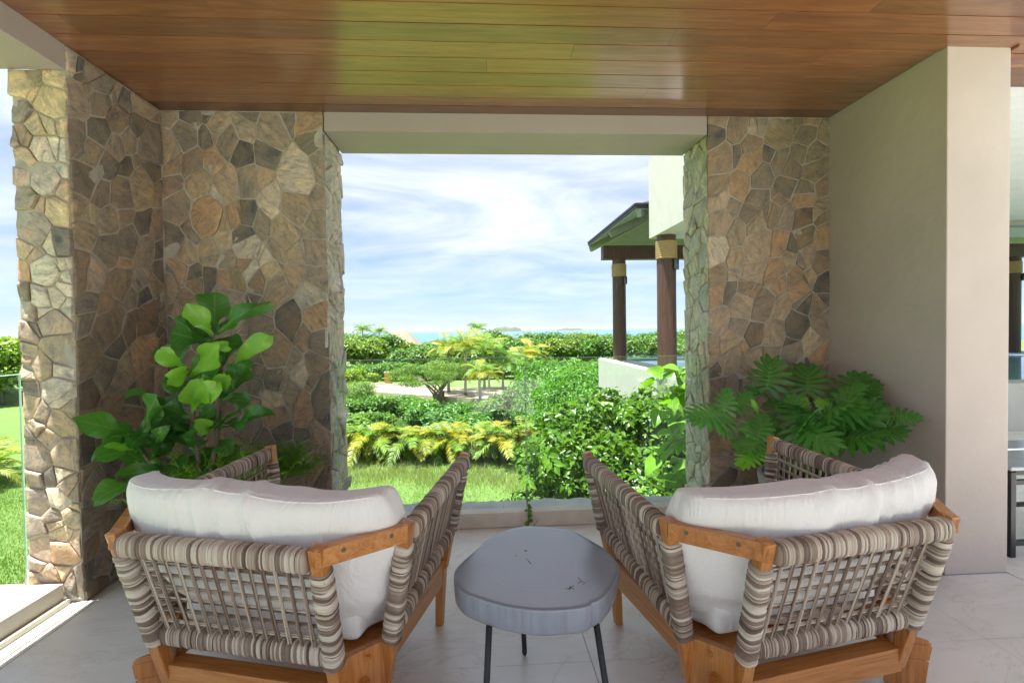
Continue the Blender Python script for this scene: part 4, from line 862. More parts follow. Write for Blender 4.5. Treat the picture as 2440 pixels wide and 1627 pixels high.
# ------------------------------------------------------------------ round side table
tbl = empty('round_table', (.2, 1.95, 0)); tag(tbl, 'round blackened wood slab table with thin black legs between the chairs', 'table')
P_ = [(x-.2, y-1.95) for x, y in TABLE]; n = len(P_); out = []
for i in range(n):
    p0, p1, p2, p3 = (np.array(P_[(i+k-1) % n]) for k in range(4))
    for s in range(5):
        t_ = s/5; out.append(.5*((2*p1)+(-p0+p2)*t_+(2*p0-5*p1+4*p2-p3)*t_**2+(-p0+3*p1-3*p2+p3)*t_**3))
if sum(out[i][0]*out[(i+1) % len(out)][1]-out[(i+1) % len(out)][0]*out[i][1] for i in range(len(out))) < 0: out = out[::-1]
mb = MB(); n = len(out); lv = [(.90, .410), (.965, .411), (.985, .420), (.995, .45), (1.0, .493), (.9985, .4985), (.993, .5005), (.93, .5008), (.6, .4995), (.3, .499)]
for r_, z in lv: mb.v += [(x*r_, y*r_, z+(.0012*math.sin(7*math.atan2(y, x)) if r_ > .9 else 0)) for x, y in out]
for j in range(len(lv)-1): mb.f += [(j*n+i, j*n+(i+1) % n, (j+1)*n+(i+1) % n, (j+1)*n+i) for i in range(n)]
mb.v += [(0, 0, .499), (0, 0, .41)]
mb.f += [((len(lv)-1)*n+i, (len(lv)-1)*n+(i+1) % n, len(mb.v)-2) for i in range(n)]+[((i+1) % n, i, len(mb.v)-1) for i in range(n)]
mb.build('table_top', M_TABLE, tbl, sm=True)
for (x0, y0), (x1, y1) in (((.012, 1.70), (-.012, 1.70)), ((.378, 1.68), (.432, 1.665)), ((.150, 2.08), (.168, 2.165))):
    MB().tube([(x0-.2, y0-1.95, .412), (x1-.2, y1-1.95, .012), (x1-.2, y1-1.95, 0)], [.011, .011, .006], 14).build('leg', M_BLACK, tbl, sm=True)
def on_top(x, y):  # table-crop pixel to table-top point
    return None
ck = MB()
for pts in (((.345, 1.83), (.352, 1.80), (.362, 1.785)), ((.352, 1.80), (.336, 1.788)), ((.35, 1.775), (.378, 1.80)), ((.285, 1.755), (.30, 1.752), (.318, 1.775)), ((.296, 1.745), (.306, 1.772)), ((.30, 1.766), (.315, 1.748)), ((.165, 2.075), (.178, 2.073)), ((.165, 2.0), (.17, 2.0)), ((.172, 1.99), (.182, 1.955)), ((.125, 2.03), (.13, 2.03))):
    ck.tube([(x-.2, y-1.95, .4996) for x, y in pts], .0010, 5)
ck.build('crack', M_CRACK, tbl)
# ------------------------------------------------------------------ foliage builders
def unit(v): return v/np.maximum(np.linalg.norm(v, axis=-1, keepdims=True), 1e-9)
def leaf_cloud(name, n, lumps, size, seed, shell=.35, aspect=.5, up=.35, fold=.25, nleaf=1, keep=None, zmin=None, spray=0, bmp=.10):
    """n small folded leaves over the outer part of the given lumps (x,y,z,rx,ry,rz)"""
    g = np.random.default_rng(seed); Lm = np.array(lumps, float); wgt = (Lm[:, 3]*Lm[:, 4]*Lm[:, 5])**(2/3); wgt /= wgt.sum()
    i = g.choice(len(Lm), n, p=wgt); d = unit(g.normal(size=(n, 3))); r = 1-shell*np.abs(g.normal(0, .55, n)).clip(0, 1.6)
    bump_ = 1+bmp*np.sin(d[:, 0]*9+i)*np.sin(d[:, 1]*8+2*i)*np.sin(d[:, 2]*7)
    if spray: r = r+np.where(g.random(n) < .16, spray*g.random(n), 0)
    c = Lm[i, :3]+d*Lm[i, 3:]*(r*bump_)[:, None]
    # drop those buried well inside another lump
    ok = np.ones(n, bool)
    for k in range(len(Lm)):
        q = (c-Lm[k, :3])/Lm[k, 3:]; ok &= (np.linalg.norm(q, axis=1) > .72) | (i == k)
    if zmin is not None: ok &= c[:, 2] > zmin
    if keep is not None: ok &= keep(c)
    c = c[ok]; d = d[ok]; n = len(c)
    nrm = unit(d*.7+np.array([0, 0, up])+g.normal(0, .55, (n, 3))); t = unit(np.cross(nrm, g.normal(size=(n, 3)))); b = np.cross(nrm, t)
    s = size*g.uniform(.65, 1.35, n)[:, None]; h = s*aspect
    p0 = c-t*s*.5; p2 = c+t*s*.5-nrm*s*.12; p1 = c+b*h*.5+nrm*h*fold; p3 = c-b*h*.5+nrm*h*fold
    V = np.stack([p0, p1, p2, p3], 1).reshape(-1, 3); k = np.arange(n)*4
    F = np.concatenate([np.stack([k, k+1, k+2], 1), np.stack([k, k+2, k+3], 1)])
    return np_mesh(name, V, F), c, nrm
def crown_lumps(seed, rx, ry, rz, n, z0):
    g = np.random.default_rng(seed); o = [(0, 0, z0, rx*.72, ry*.72, rz*.75)]
    for k in range(n):
        a = 2*math.pi*k/n+g.uniform(-.4, .4); e = g.uniform(-.35, .95)
        q = g.uniform(.32, .52)
        o.append((math.cos(a)*rx*.66*math.cos(e), math.sin(a)*ry*.66*math.cos(e), z0+rz*.66*math.sin(e), rx*q, ry*q, rz*q*1.05))
    return o
def put(me, name, m_, parent, color=None):
    o = link(name, me, m_, parent)
    if color: o.color = (*color, 1)
    return o
def trunk_mb(h, r, seed, lean=.1, limbs=4, spread=1.0):
    g = np.random.default_rng(seed); mb = MB(); q = [(0, 0, -.15)]
    for k in range(1, 5): q.append((lean*k/4*g.uniform(.5, 1.4), lean*g.normal(0, .5)*k/4, h*k/4))
    mb.tube(q, [r*1.25, r, r*.85, r*.72, r*.55], 8)
    for k in range(limbs):
        a = 2*math.pi*k/limbs+g.uniform(-.5, .5); p = q[2+(k % 2)]
        mb.tube([p, (p[0]+math.cos(a)*spread*.5, p[1]+math.sin(a)*spread*.5, p[2]+h*.28), (p[0]+math.cos(a)*spread, p[1]+math.sin(a)*spread, p[2]+h*.55)], [r*.55, r*.4, r*.15], 6)
    return mb
def frond_mesh(name, seed, L_=1.0, pairs=26, ll=.34, droop=.55, rise=.6, wl=.028, hang=.35):
    g = np.random.default_rng(seed); mb = MB(); P = []
    for i in range(13):
        t_ = i/12; P.append(Vector((L_*t_*(1-.18*droop*t_), .03*L_*math.sin(3*t_+seed), L_*(rise*t_-droop*1.35*t_*t_))))
    mb.tube(P, [.012*L_*(1-.85*i/12)+.002 for i in range(13)], 5)
    for k in range(pairs):
        t_ = .16+.84*(k+.5)/pairs; f = t_*12; i = min(11, int(f)); c = P[i].lerp(P[i+1], f-i); d = (P[i+1]-P[i]).normalized()
        side = d.cross(Vector((0, 0, 1))).normalized(); upv = side.cross(d)
        ln = ll*L_*math.sin(math.pi*(.12+.82*t_))**.7*g.uniform(.85, 1.1)
        for s in (-1, 1):
            dirv = (side*s*.85+d*.62+upv*.25+Vector(g.normal(0, .07, 3))).normalized()
            m_ = c+dirv*ln*.5; tip = c+dirv*ln+Vector((0, 0, -hang*ln)); wv_ = d*wl*L_*.5
            mb.add([c-wv_*.5, c+wv_*.5, m_+wv_, tip, m_-wv_], [(0, 1, 2, 4), (4, 2, 3)])
    return mb.mesh(name)
def fronds(root, z, meshes, n, L0, L1, tints, seed, tilt=(.0, .9), twist=0):
    g = np.random.default_rng(seed)
    for k in range(n):
        o = link('frond', meshes[k % len(meshes)], M_PALM, root); s = g.uniform(L0, L1)
        o.location = (0, 0, z); o.rotation_euler = (g.normal(0, .12), -(tilt[0]+(tilt[1]-tilt[0])*(k/n)), 2.399*k+g.uniform(-.3, .3)+twist); o.scale = (s, s, s)
        c = tints[g.integers(len(tints))]; q = g.uniform(.85, 1.15); o.color = (c[0]*q, c[1]*q, c[2]*q, 1)
YEL = [(1.25, 1.1, .7), (1.4, 1.15, .6), (.75, 1.05, .8), (1.5, 1.15, .6), (.8, 1.1, .8)]; GRN = [(.45, .85, .8), (.55, .95, .9), (.8, 1.0, .8)]; MIX = [(.8, 1.05, .7), (1.1, 1.05, .6), (.6, .95, .8)]
FR = [frond_mesh('frond', s, 1.0, 30, .36, d, r_, .030, h) for s, d, r_, h in ((1, .55, .65, .35), (2, .75, .75, .5), (3, .4, .6, .25))]
FRL = [frond_mesh('frond', s, 1.0, 30, .27, d, r_, .034, h) for s, d, r_, h in ((4, .8, 1.0, .35), (5, 1.0, 1.1, .45), (6, .65, 1.0, .3))]

# yellow palm hedge along the lawn
xsn = np.linspace(-4.95, 1.75, 14)
for k, x in enumerate(xsn):
    y = 18.2+.35*math.sin(k*2.1)-.10*k; z = gz(x, y)
    r_ = empty('areca_palm', (x+rng.uniform(-.1, .1), y, z), rng.uniform(0, 6)); hgt_ = rng.uniform(1.15, 1.45)
    tag(r_, 'yellow green palm in the hedge row beyond the lawn, %s from the left' % ORD[k], 'palm', 'yellow palms in a hedge row beyond the lawn')
    st_ = MB()
    for q in range(5): st_.tube([(rng.normal(0, .06), rng.normal(0, .06), -.05), (rng.normal(0, .09), rng.normal(0, .09), .3)], [.022, .014], 6)
    st_.build('stem', M_STEM, r_)
    fronds(r_, .18, FRL, 16, .95*hgt_, 1.35*hgt_, YEL if k % 3 else MIX, 50+k, (.15, .62))
# ginger-like palms seen through the side opening
for k, (x, y) in enumerate(((-16.6, 17.2), (-15.3, 16.2), (-17.6, 18.4), (-14.6, 15.6), (-18.9, 19.0))):
    r_ = empty('areca_palm', (x, y, gz(x, y)), k*1.3)
    tag(r_, 'yellow green palm outside the side glass, %s from the house' % ORD[[2, 1, 3, 0, 4][k]], 'palm', 'yellow palms seen through the side opening')
    fronds(r_, .15, FRL, 12, 1.1, 1.6, MIX+YEL[:1], 80+k, (.2, .75))
# tall palms by the road
TALL = [(-.095, 30.3, -1.15, YEL, 1.5, 'short palm with drooping yellow fronds just right of the spreading tree'), (.56, 35.7, -1.75, YEL, 1.35, 'small palm with hanging yellow fronds beyond the road kerb'),
        (1.58, 37.5, -1.15, GRN+MIX[:1], 2.3, 'palm with long hanging green fronds beyond the road'), (3.4, 44.5, -1.2, YEL[1:], 2.2, 'palm with orange yellow fronds right of the green ones'),
        (4.5, 45.5, -.8, YEL[1:], 2.2, 'rightmost orange yellow palm before the dense trees'), (.2, 37.2, -.3, MIX, 2.6, 'tallest bright green palm with upright fronds behind the short yellow palm'),
        (-1.1, 33.5, .1, MIX, 2.0, 'palm with upright yellow green fronds rising behind the spreading tree'), (-2.3, 35.0, -.1, MIX, 2.0, 'dark stemmed palm rising behind the middle of the spreading tree'),
        (-18.5, 62, 1.0, GRN, 1.7, 'dark palm standing above the tree belt at its left end'), (-15.2, 66, 1.5, GRN, 1.9, 'tallest dark palm above the trees left of the tan roof'), (-12.3, 62, 1.25, GRN+MIX, 1.6, 'dark palm just left of the tan roof'),
        (-.4, 62, 1.5, GRN, 1.7, 'dark palm poking above the middle of the tree belt'), (-42, 44.5, 2.2, GRN, 1.8, 'palm above the trees seen through the side opening')]
for k, (x, y, zt_, tint, L_, lab) in enumerate(TALL):
    z0 = gz(x, y); r_ = empty('palm_tree', (x, y, z0)); tag(r_, lab, 'palm tree'); h = zt_-z0
    g = np.random.default_rng(400+k); lx, ly = g.normal(0, .1, 2)
    MB().tube([(0, 0, -.2), (lx*.2, ly*.2, h*.35), (lx*.6, ly*.6, h*.7), (0, 0, h)], [.13, .085, .075, .08], 8).build('trunk', M_PBARK, r_, sm=True)
    fronds(r_, h-.03, FR, 15 if L_ > 1.6 else 12, L_*.75, L_, tint, 120+k, (-.35, .75) if k in (0, 1, 2, 3, 4) else (-.15, .95))
# spreading umbrella tree
ut = empty('spreading_tree', (-2.7, 31.3, gz(-2.7, 31.3))); tag(ut, 'flat topped spreading tree with several bare stems beside the road', 'tree')
lm = []
g = np.random.default_rng(77)
for k in range(26):
    a = g.uniform(0, 6.28); q = math.sqrt(g.uniform(0, 1)); lm.append((math.cos(a)*q*2.55-.35, math.sin(a)*q*1.7, 2.15-.75*q**2+g.uniform(-.3, .3)+(.2 if k % 3 else -.15), g.uniform(.5, .9), g.uniform(.5, .8), g.uniform(.14, .26)))
me, _, _ = leaf_cloud('crown', 15000, lm, .085, 5, .7, .5, .5); put(me, 'crown', M_LEAF, ut, (1.35, 1.25, .75))
mb = MB()
for (dx, dy, r_) in ((0, 0, .10), (.1, .1, .07), (-.12, 0, .08)):
    for k in range(4):
        a = g.uniform(0, 6.28); q = g.uniform(.8, 1.9)
        mb.tube([(dx, dy, -.15), (dx*2+.1*math.cos(a), dy*2, .6), (dx*2+q*.45*math.cos(a), q*.4*math.sin(a), 1.15), (q*math.cos(a)-.2, q*.8*math.sin(a), 1.75)], [r_, r_*.75, r_*.5, .015], 6)
mb.build('trunk', M_BARK, ut, sm=True)

# belt of dense trees before the sea: six grown forms, copied
TREE = []
for s in range(6):
    lm = crown_lumps(30+s, 2.5, 2.2, 2.05, 11, 2.35); me, _, _ = leaf_cloud('crown', 7800, lm, .29, 60+s, .7, .62, .6, spray=.35, bmp=.2); tm = trunk_mb(2.9, .16, 90+s, .3, 5, 1.2).mesh('trunk'); smooth(tm); TREE.append((me, tm))
def tree(name, lab, x, y, s, sz, kind, tint, group=None, rz=None):
    r_ = empty(name, (x, y, gz(x, y)), rng.uniform(0, 6.28) if rz is None else rz); tag(r_, lab, 'tree', group)
    c_ = put(TREE[kind % 6][0], 'crown', M_LEAF, r_, tint); c_.scale = (s, s, sz); t_ = put(TREE[kind % 6][1], 'trunk', M_BARK, r_); t_.scale = (s, s, sz)
    return r_
def prof(x):   # wanted height of the belt's outline above the lawn at the belt's far row, by place
    pts = [(-60, 5.0), (-22, 4.9), (-17, 4.6), (-13, 4.55), (-10.5, 3.6), (-7, 3.15), (-3, 3.4), (-.5, 4.5), (2, 4.2), (7, 4.05), (14, 4.1), (20, 3.9), (26, 4.1), (60, 4.2)]
    for (x0, h0), (x1, h1) in zip(pts, pts[1:]):
        if x0 <= x <= x1: return h0+(h1-h0)*(x-x0)/(x1-x0)
    return 4.2
G_ = [(.85, 1.0, .8), (1.0, 1.05, .8), (1.15, 1.1, .8), (.75, .95, .8), (1.3, 1.15, .75)]
row = np.linspace(-46, 34, 20)
for k, x in enumerate(row):
    h = prof(x); tree('dense_tree', 'round tree in the far row before the sea, %s from the left' % ORD[k], x+rng.uniform(-.6, .6), 60+rng.uniform(-1.5, 1.5), rng.uniform(1.12, 1.32), h/4.3, k, G_[k % 5], 'dense trees in the far row before the sea')
row2 = np.linspace(-38, 27, 18)
for k, x in enumerate(row2):
    tree('dense_tree', 'round tree in the row behind the road palms, %s from the left' % ORD[k], x+rng.uniform(-.5, .5), 51+rng.uniform(-1.2, 1.2), rng.uniform(.98, 1.15), prof(x*1.15)/4.9, k+2, G_[(k+2) % 5], 'dense trees in the near row before the sea')
for k, (x, y, s) in enumerate(((-35.6, 38, 1.2), (-33, 34, 1.1), (-41, 43, 1.25), (-37, 41.5, 1.15), (-45, 45, 1.3), (-32, 35.5, 1.1))):
    tree('leafy_tree', 'yellow green tree beyond the side glass lawn, %s from the house' % ORD[[2, 1, 4, 3, 5, 0][k]], x, y, s, s*.92, k, (1.7, 1.5, .7), 'trees seen through the side opening')
# house roof among the trees
hs = empty('house', (-12.0, 74.5, GZ)); tag(hs, 'house with pointed tan thatched roof showing above the tree belt', 'house')
MB().box((-2.4, -2.2, 0), (2.4, 2.2, 2.6)).build('wall', M_STUCCOW, hs)
MB().hexa([(-2.9, -2.7, 2.6), (2.9, -2.7, 2.6), (2.9, 2.7, 2.6), (-2.9, 2.7, 2.6)], [(-.4, -.5, 4.6), (1.2, -.5, 4.6), (1.2, .5, 4.6), (-.4, .5, 4.6)]).build('roof', M_TAN, hs)
gp_ = empty('gate_post', (-7.8, 42.7, gz(-7.8, 42.7))); tag(gp_, 'square ochre gate post beside the road left of the spreading tree', 'gate post')
MB().box((-.28, -.28, -.2), (.28, .28, 1.0)).build('body', M_OCHRE, gp_, bevel=.02); MB().box((-.32, -.32, 1.001), (.32, .32, 1.08)).build('cap', M_KERB, gp_, bevel=.01)
bo = empty('bollard', (-2.5, 32.2, gz(-2.5, 32.2))); tag(bo, 'square brown bollard with pale cap beside the spreading tree', 'bollard')
MB().box((-.12, -.12, -.1), (.12, .12, .60)).build('body', M_BOLL, bo, bevel=.01); MB().box((-.135, -.135, .601), (.135, .135, .66)).build('cap', M_KERB, bo, bevel=.01)

# shrubs between the palm hedge, the road and the trees
SHR = []
for s in range(5):
    lm = crown_lumps(130+s, .85, .8, .6, 7, .55); me, _, _ = leaf_cloud('foliage', 2300, lm, .17, 160+s, .9, .55, .6, zmin=-.05, spray=.5, bmp=.2); SHR.append(me)
SHF = []
for s in range(3):
    lm = crown_lumps(230+s, .85, .8, .6, 12, .55); me, _, _ = leaf_cloud('foliage', 9000, lm, .075, 260+s, 1.0, .45, .6, zmin=-.05, spray=.6, bmp=.25); SHF.append(me)
tw = MB()
for k in range(6): a = k*1.05; tw.tube([(0, 0, -.1), (.15*math.cos(a), .15*math.sin(a), .35), (.4*math.cos(a), .4*math.sin(a), .8)], [.02, .014, .006], 5)
TW = tw.mesh('stem')
SD = {}
def shrub(desc, x, y, s, sz, tint, k, mt=None):
    SD[desc] = SD.get(desc, -1)+1
    r_ = empty('shrub', (x, y, gz(x, y)), rng.uniform(0, 6.28)); r_['_d'] = desc
    c_ = put(SHF[k % 3] if 'feathery' in desc or 'wispy' in desc else SHR[k % 5], 'foliage', mt or M_LEAF, r_, tint); c_.scale = (s, s, sz); t_ = put(TW, 'stem', M_TWIG, r_); t_.scale = (s, s, sz); return r_
shl = []
for k in range(38):
    x = -9.8+k*.26+rng.uniform(-.5, .5); y = 20.5+rng.uniform(0, 7.5) + max(0, -x-6)*.3
    if x > -1.6 and y > 24: y = 20.5+rng.uniform(0, 2.5)
    shl.append(shrub('leafy green shrub between palm hedge and road', x, y, rng.uniform(.8, 1.35), rng.uniform(.7, 1.1), ((.8, 1.1, .8), (1.1, 1.2, .9), (.9, 1.15, 1.0), (1.35, 1.3, .9))[k % 4], k))
for k, (x, y, s) in enumerate(((-9.2, 30, 1.6), (-8.2, 27.5, 1.4), (-10.5, 32.5, 1.7), (-7.6, 31.5, 1.3))): shl.append(shrub('tall pale wispy shrub at the left road end', x, y, s, s*1.05, (1.5, 1.45, 1.1), k+1))
for k, (x, y, s) in enumerate(((2.6, 20.5, 1.6), (3.9, 21.5, 1.9), (5.0, 22.5, 2.1), (3.1, 24.5, 2.1), (6.3, 21, 2.0), (2.2, 17.8, 1.2), (4.4, 18.5, 1.6), (5.4, 17, 1.7))): shl.append(shrub('feathery bright shrub behind the big glossy hedge', x, y, s, s*1.35, (.95, 1.3, .7), k))
for k, (x, y, s) in enumerate(((1.1, 24.5, 1.0), (1.9, 25.2, 1.15), (1.5, 22.3, .75))): shl.append(shrub('dry purple leaved shrub right of the road palms', x, y, s, s*1.25, (1, 1, 1), k+2, M_PURPLE))
for k, (x, y, s) in enumerate(((.1, 26.0, .8), (.75, 25.4, .8), (-.35, 27.3, .65))): shl.append(shrub('pale grey green shrub at the right road end', x, y, s, s*.62, (1.9, 2.0, 3.0), k+3))
for k, (x, y, s) in enumerate(((-10.9, 43.2, 1.3), (-12.3, 44, 1.2), (-9.2, 43.5, .8))): shl.append(shrub('yellow green shrub near the ochre gate post', x, y, s, s, (2.1, 1.7, .6), k))
for k, x in enumerate(np.concatenate([np.linspace(-32, -17, 7), np.linspace(-15, 3.5, 14), np.linspace(5, 27, 14)])): shl.append(shrub('dark green shrub at the foot of the trees', x, 46.3+rng.uniform(-.9, .9), 1.5, 1.45, (.9, 1.1, .9), k))
by = {}
for o in shl: by.setdefault(o['_d'], []).append(o)
for d_, os_ in by.items():
    os_.sort(key=lambda o: o.location.x/o.location.y)
    for i, o in enumerate(os_):
        tag(o, '%s, %s from the left' % (d_, ORD[i] if i < 20 else '%dth' % (i+1) if i != 20 else 'twenty first'), 'shrub', d_+'s')
        if i >= 20: o['label'] = '%s, %s from the right' % (d_, ORD[len(os_)-1-i])
        del o['_d']

# ------------------------------------------------------------------ grass
def blades(name, n, fx, hgt_, wid, m_, seed, bend=.4):
    g = np.random.default_rng(seed); xy = fx(g, n); n = len(xy); z = np.array([gz(x, y) for x, y in xy])
    a = g.uniform(0, 6.283, n); h = hgt_*g.uniform(.55, 1.3, n); w_ = wid*g.uniform(.7, 1.3, n)
    dx, dy = np.cos(a), np.sin(a); lx, ly = g.normal(0, bend, (2, n))*h
    p = np.column_stack([xy, z-.01]); s = np.column_stack([dx*w_, dy*w_, 0*z])
    m1 = p+np.column_stack([lx*.35, ly*.35, h*.6]); t_ = p+np.column_stack([lx, ly, h])
    V = np.stack([p-s, p+s, m1+s*.7, m1-s*.7, t_], 1).reshape(-1, 3); k = np.arange(n)*5
    F = np.concatenate([np.stack([k, k+1, k+2], 1), np.stack([k, k+2, k+3], 1), np.stack([k+3, k+2, k+4], 1)])
    return tag(link(name, np_mesh(name, V, F), m_), kind='stuff')
def front(g, n):
    y = 7+13.5*g.uniform(0, 1, n)**.9; x = -1.2-.36*y+g.uniform(0, 1, n)*(2.2+.52*y); return np.column_stack([x, y])
blades('lawn_grass', 60000, front, .055, .006, M_GRASS, 1)
def side(g, n):
    y = 5+13*g.uniform(0, 1, n)**.9; x = -y*g.uniform(.72, 1.12, n)-.3; return np.column_stack([x, y])
blades('lawn_grass', 60000, side, .055, .006, M_GRASS, 2)
def tall(g, n):
    x = g.uniform(-6, 1.2, n); y = 16.1-.25*(x+4)+g.normal(0, .55, n)-.5*np.abs(np.sin(x*1.3)); return np.column_stack([x, y])
blades('tall_grass', 6000, tall, .22, .006, M_DRY, 3, .45)
def mid(g, n):
    y = 18+13*g.uniform(0, 1, n); x = g.uniform(-.42, .12, n)*y; return np.column_stack([x, y])
blades('ground_cover', 30000, mid, .22, .016, M_LEAF, 4, .7)

# ------------------------------------------------------------------ big glossy hedge just outside the glass
def leaf_part(nl=5, L_=.16, seed=0):
    """a small compound leaf: folded leaflets along a stalk"""
    g = np.random.default_rng(seed); mb = MB()
    for k in range(nl):
        t_ = k/(nl-1); s = 0 if k == nl-1 else (1 if k % 2 else -1); c = Vector((L_*.62*t_, 0, -.02*L_*t_))
        d = Vector((1, 0, -.1)) if s == 0 else Vector((.55, s*.85, -.12)); d.normalize(); b = d.cross(Vector((0, 0, 1))).normalized(); l = L_*(.46 if s else .5)*g.uniform(.85, 1.15); h = l*.29
        mb.add([c, c+d*l*.45+b*h+Vector((0, 0, .03*L_)), c+d*l+Vector((0, 0, -.06*L_)), c+d*l*.45-b*h+Vector((0, 0, .03*L_)), c+d*l*.5-Vector((0, 0, .012*L_))], [(0, 4, 1), (1, 4, 2), (0, 3, 4), (3, 2, 4)])
    return mb.mesh('leaf')
HL = [(1.12, 5.9, -.28, .62, .65, .72), (1.2, 6.7, -.12, .62, .7, .66), (1.9, 6.9, -.06, .72, .8, .70), (2.45, 7.6, -.14, .62, .7, .66), (1.6, 5.6, -.6, .85, .8, .85), (2.3, 5.9, -.3, .85, .85, .85), (2.6, 6.9, -.05, .5, .8, .72), (1.0, 5.45, -1.1, .6, .6, .7), (1.75, 5.2, -1.35, .85, .7, .9), (2.45, 5.2, -1.1, .7, .7, .9), (.95, 6.3, -.95, .5, .6, .7), (1.45, 6.0, -2.2, 1, 1, 1), (2.3, 5.7, -2.2, .9, .9, 1.1), (2.2, 6.3, .10, .5, .5, .42)]
hd = empty('hedge_shrub', (1.8, 6.2, GZ)); tag(hd, 'big glossy green hedge filling the right half of the opening below the pool wall', 'hedge')
HLl = []
gh = np.random.default_rng(21)
for a, b, c, d, e, f in HL:
    HLl.append((a-1.8, b-6.2, c-GZ, d*.86, e*.86, f*.86))
    for _ in range(15):
        q = unit(gh.normal(size=3)); s_ = gh.uniform(.16, .34)
        if q[1] < .5: HLl.append((a-1.8+q[0]*d*.84, b-6.2+q[1]*e*.84, c-GZ+q[2]*f*.84, s_*1.15, s_*1.1, s_*.62))
outside = lambda c: (c[:, 1] > -1.95) & (c[:, 0] < 1.3)
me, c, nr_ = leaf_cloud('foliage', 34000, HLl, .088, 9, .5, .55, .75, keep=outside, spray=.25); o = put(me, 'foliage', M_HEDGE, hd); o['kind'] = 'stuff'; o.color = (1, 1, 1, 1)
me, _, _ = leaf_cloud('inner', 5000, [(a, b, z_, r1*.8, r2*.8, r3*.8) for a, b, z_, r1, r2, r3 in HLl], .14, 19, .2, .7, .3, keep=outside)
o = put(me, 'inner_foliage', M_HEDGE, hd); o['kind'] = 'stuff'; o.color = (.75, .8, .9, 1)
LP = [leaf_part(5, .19, 1), leaf_part(7, .22, 2), leaf_part(5, .17, 3)]
camv = np.array([-1.8, -6.2, 1.42-GZ]); d = unit(camv-c); vis = (d*unit(nr_)).sum(1)
score = vis+rng.uniform(0, .9, len(c))+c[:, 2]*.12-(c[:, 1])*.15
def orient(o, p, x, n_):
    x = Vector(x).normalized(); n_ = Vector(n_); y = n_.cross(x).normalized(); z = x.cross(y); M_ = Matrix((x, y, z)).transposed().to_4x4(); M_.translation = Vector(p); o.matrix_basis = M_
for i in np.argsort(-score)[:296]:
    o = link('leaf', LP[i % 3], M_HEDGE, hd); n_ = unit(nr_[i]*.6+np.array([0, -.35, .6])); x = np.cross(n_, rng.normal(size=3))+np.array([0, -.3, -.35]); orient(o, c[i]+unit(c[i]-np.array([0, 0, 2.4]))*.03, x, n_)
    s = rng.uniform(.75, 1.25); o.scale = (s, s, s); q = rng.uniform(.8, 1.35); o.color = (q*1.05, q*1.1, q*.9, 1)
# ------------------------------------------------------------------ single broad leaves
def blade(name, L_, W_, prof_, fold, droop, wave, seed, nl=12, nw=6, curl=0):
    g = np.random.default_rng(seed); V = []; F = []; ph = g.uniform(0, 6)
    for i in range(nl+1):
        t_ = i/nl; w_ = prof_(t_)*W_/2
        for j in range(nw+1):
            s = j/nw*2-1; e = 1+.13*wave*math.sin(9*t_+ph+(2 if s > 0 else 0))*abs(s)
            vz = -.010*L_*abs(math.sin(math.pi*(t_*8-abs(s)*1.6)))**.5*(1-abs(abs(s)*2-1))*1.0
            V.append((L_*t_*(1-.10*droop*t_*t_), s*w_*e*(1-.14*fold*abs(s)), fold*abs(s)*w_*.7-droop*L_*.42*t_*t_+wave*.06*L_*math.sin(8*t_+ph*1.7+(1.5 if s > 0 else 0))*abs(s)**1.5+vz-curl*W_*.25*abs(s)**2.5+(.006*L_ if abs(s) < .01 else 0)))
    for i in range(nl):
        for j in range(nw):
            a = i*(nw+1)+j; F.append((a, a+nw+1, a+nw+2, a+1))
    me = bpy.data.meshes.new(name); me.from_pydata(V, [], F); me.update(); smooth(me)
    a = me.attributes.new('lf', 'FLOAT_VECTOR', 'POINT'); a.data.foreach_set('vector', np.array([(i/nl, j/nw*2-1, 0) for i in range(nl+1) for j in range(nw+1)], np.float32).ravel()); return me
fiddle = lambda t_: (.10+.55*t_**.8 if t_ < .3 else .31+.69*math.sin(math.pi/2*min(1, (t_-.3)/.36)) if t_ < .66 else math.sqrt(max(0, 1-((t_-.66)/.345)**2.6)))
oval = lambda t_: math.sin(math.pi*min(.999, .03+.97*t_)**.8)**.75
fg = empty('fiddle_leaf_fig', (-1.55, 2.98, 0)); tag(fg, 'fiddle leaf fig with big glossy leaves in the left stone corner', 'potted plant')
fo = Vector((-1.55, 2.98, 0))
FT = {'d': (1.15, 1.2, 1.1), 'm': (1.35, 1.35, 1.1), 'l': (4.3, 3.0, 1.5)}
gf = np.random.default_rng(12)
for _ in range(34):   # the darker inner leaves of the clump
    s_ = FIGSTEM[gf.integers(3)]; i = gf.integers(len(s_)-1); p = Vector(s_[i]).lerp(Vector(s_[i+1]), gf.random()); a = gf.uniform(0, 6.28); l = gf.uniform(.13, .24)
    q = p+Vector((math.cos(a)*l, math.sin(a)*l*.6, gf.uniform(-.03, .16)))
    if p.z > .62 and q.y < 3.5 and q.x > -2.08: FIG.append((p.x, p.y, p.z, q.x, q.y, q.z, l*.62, 'd' if gf.random() < .7 else 'm'))
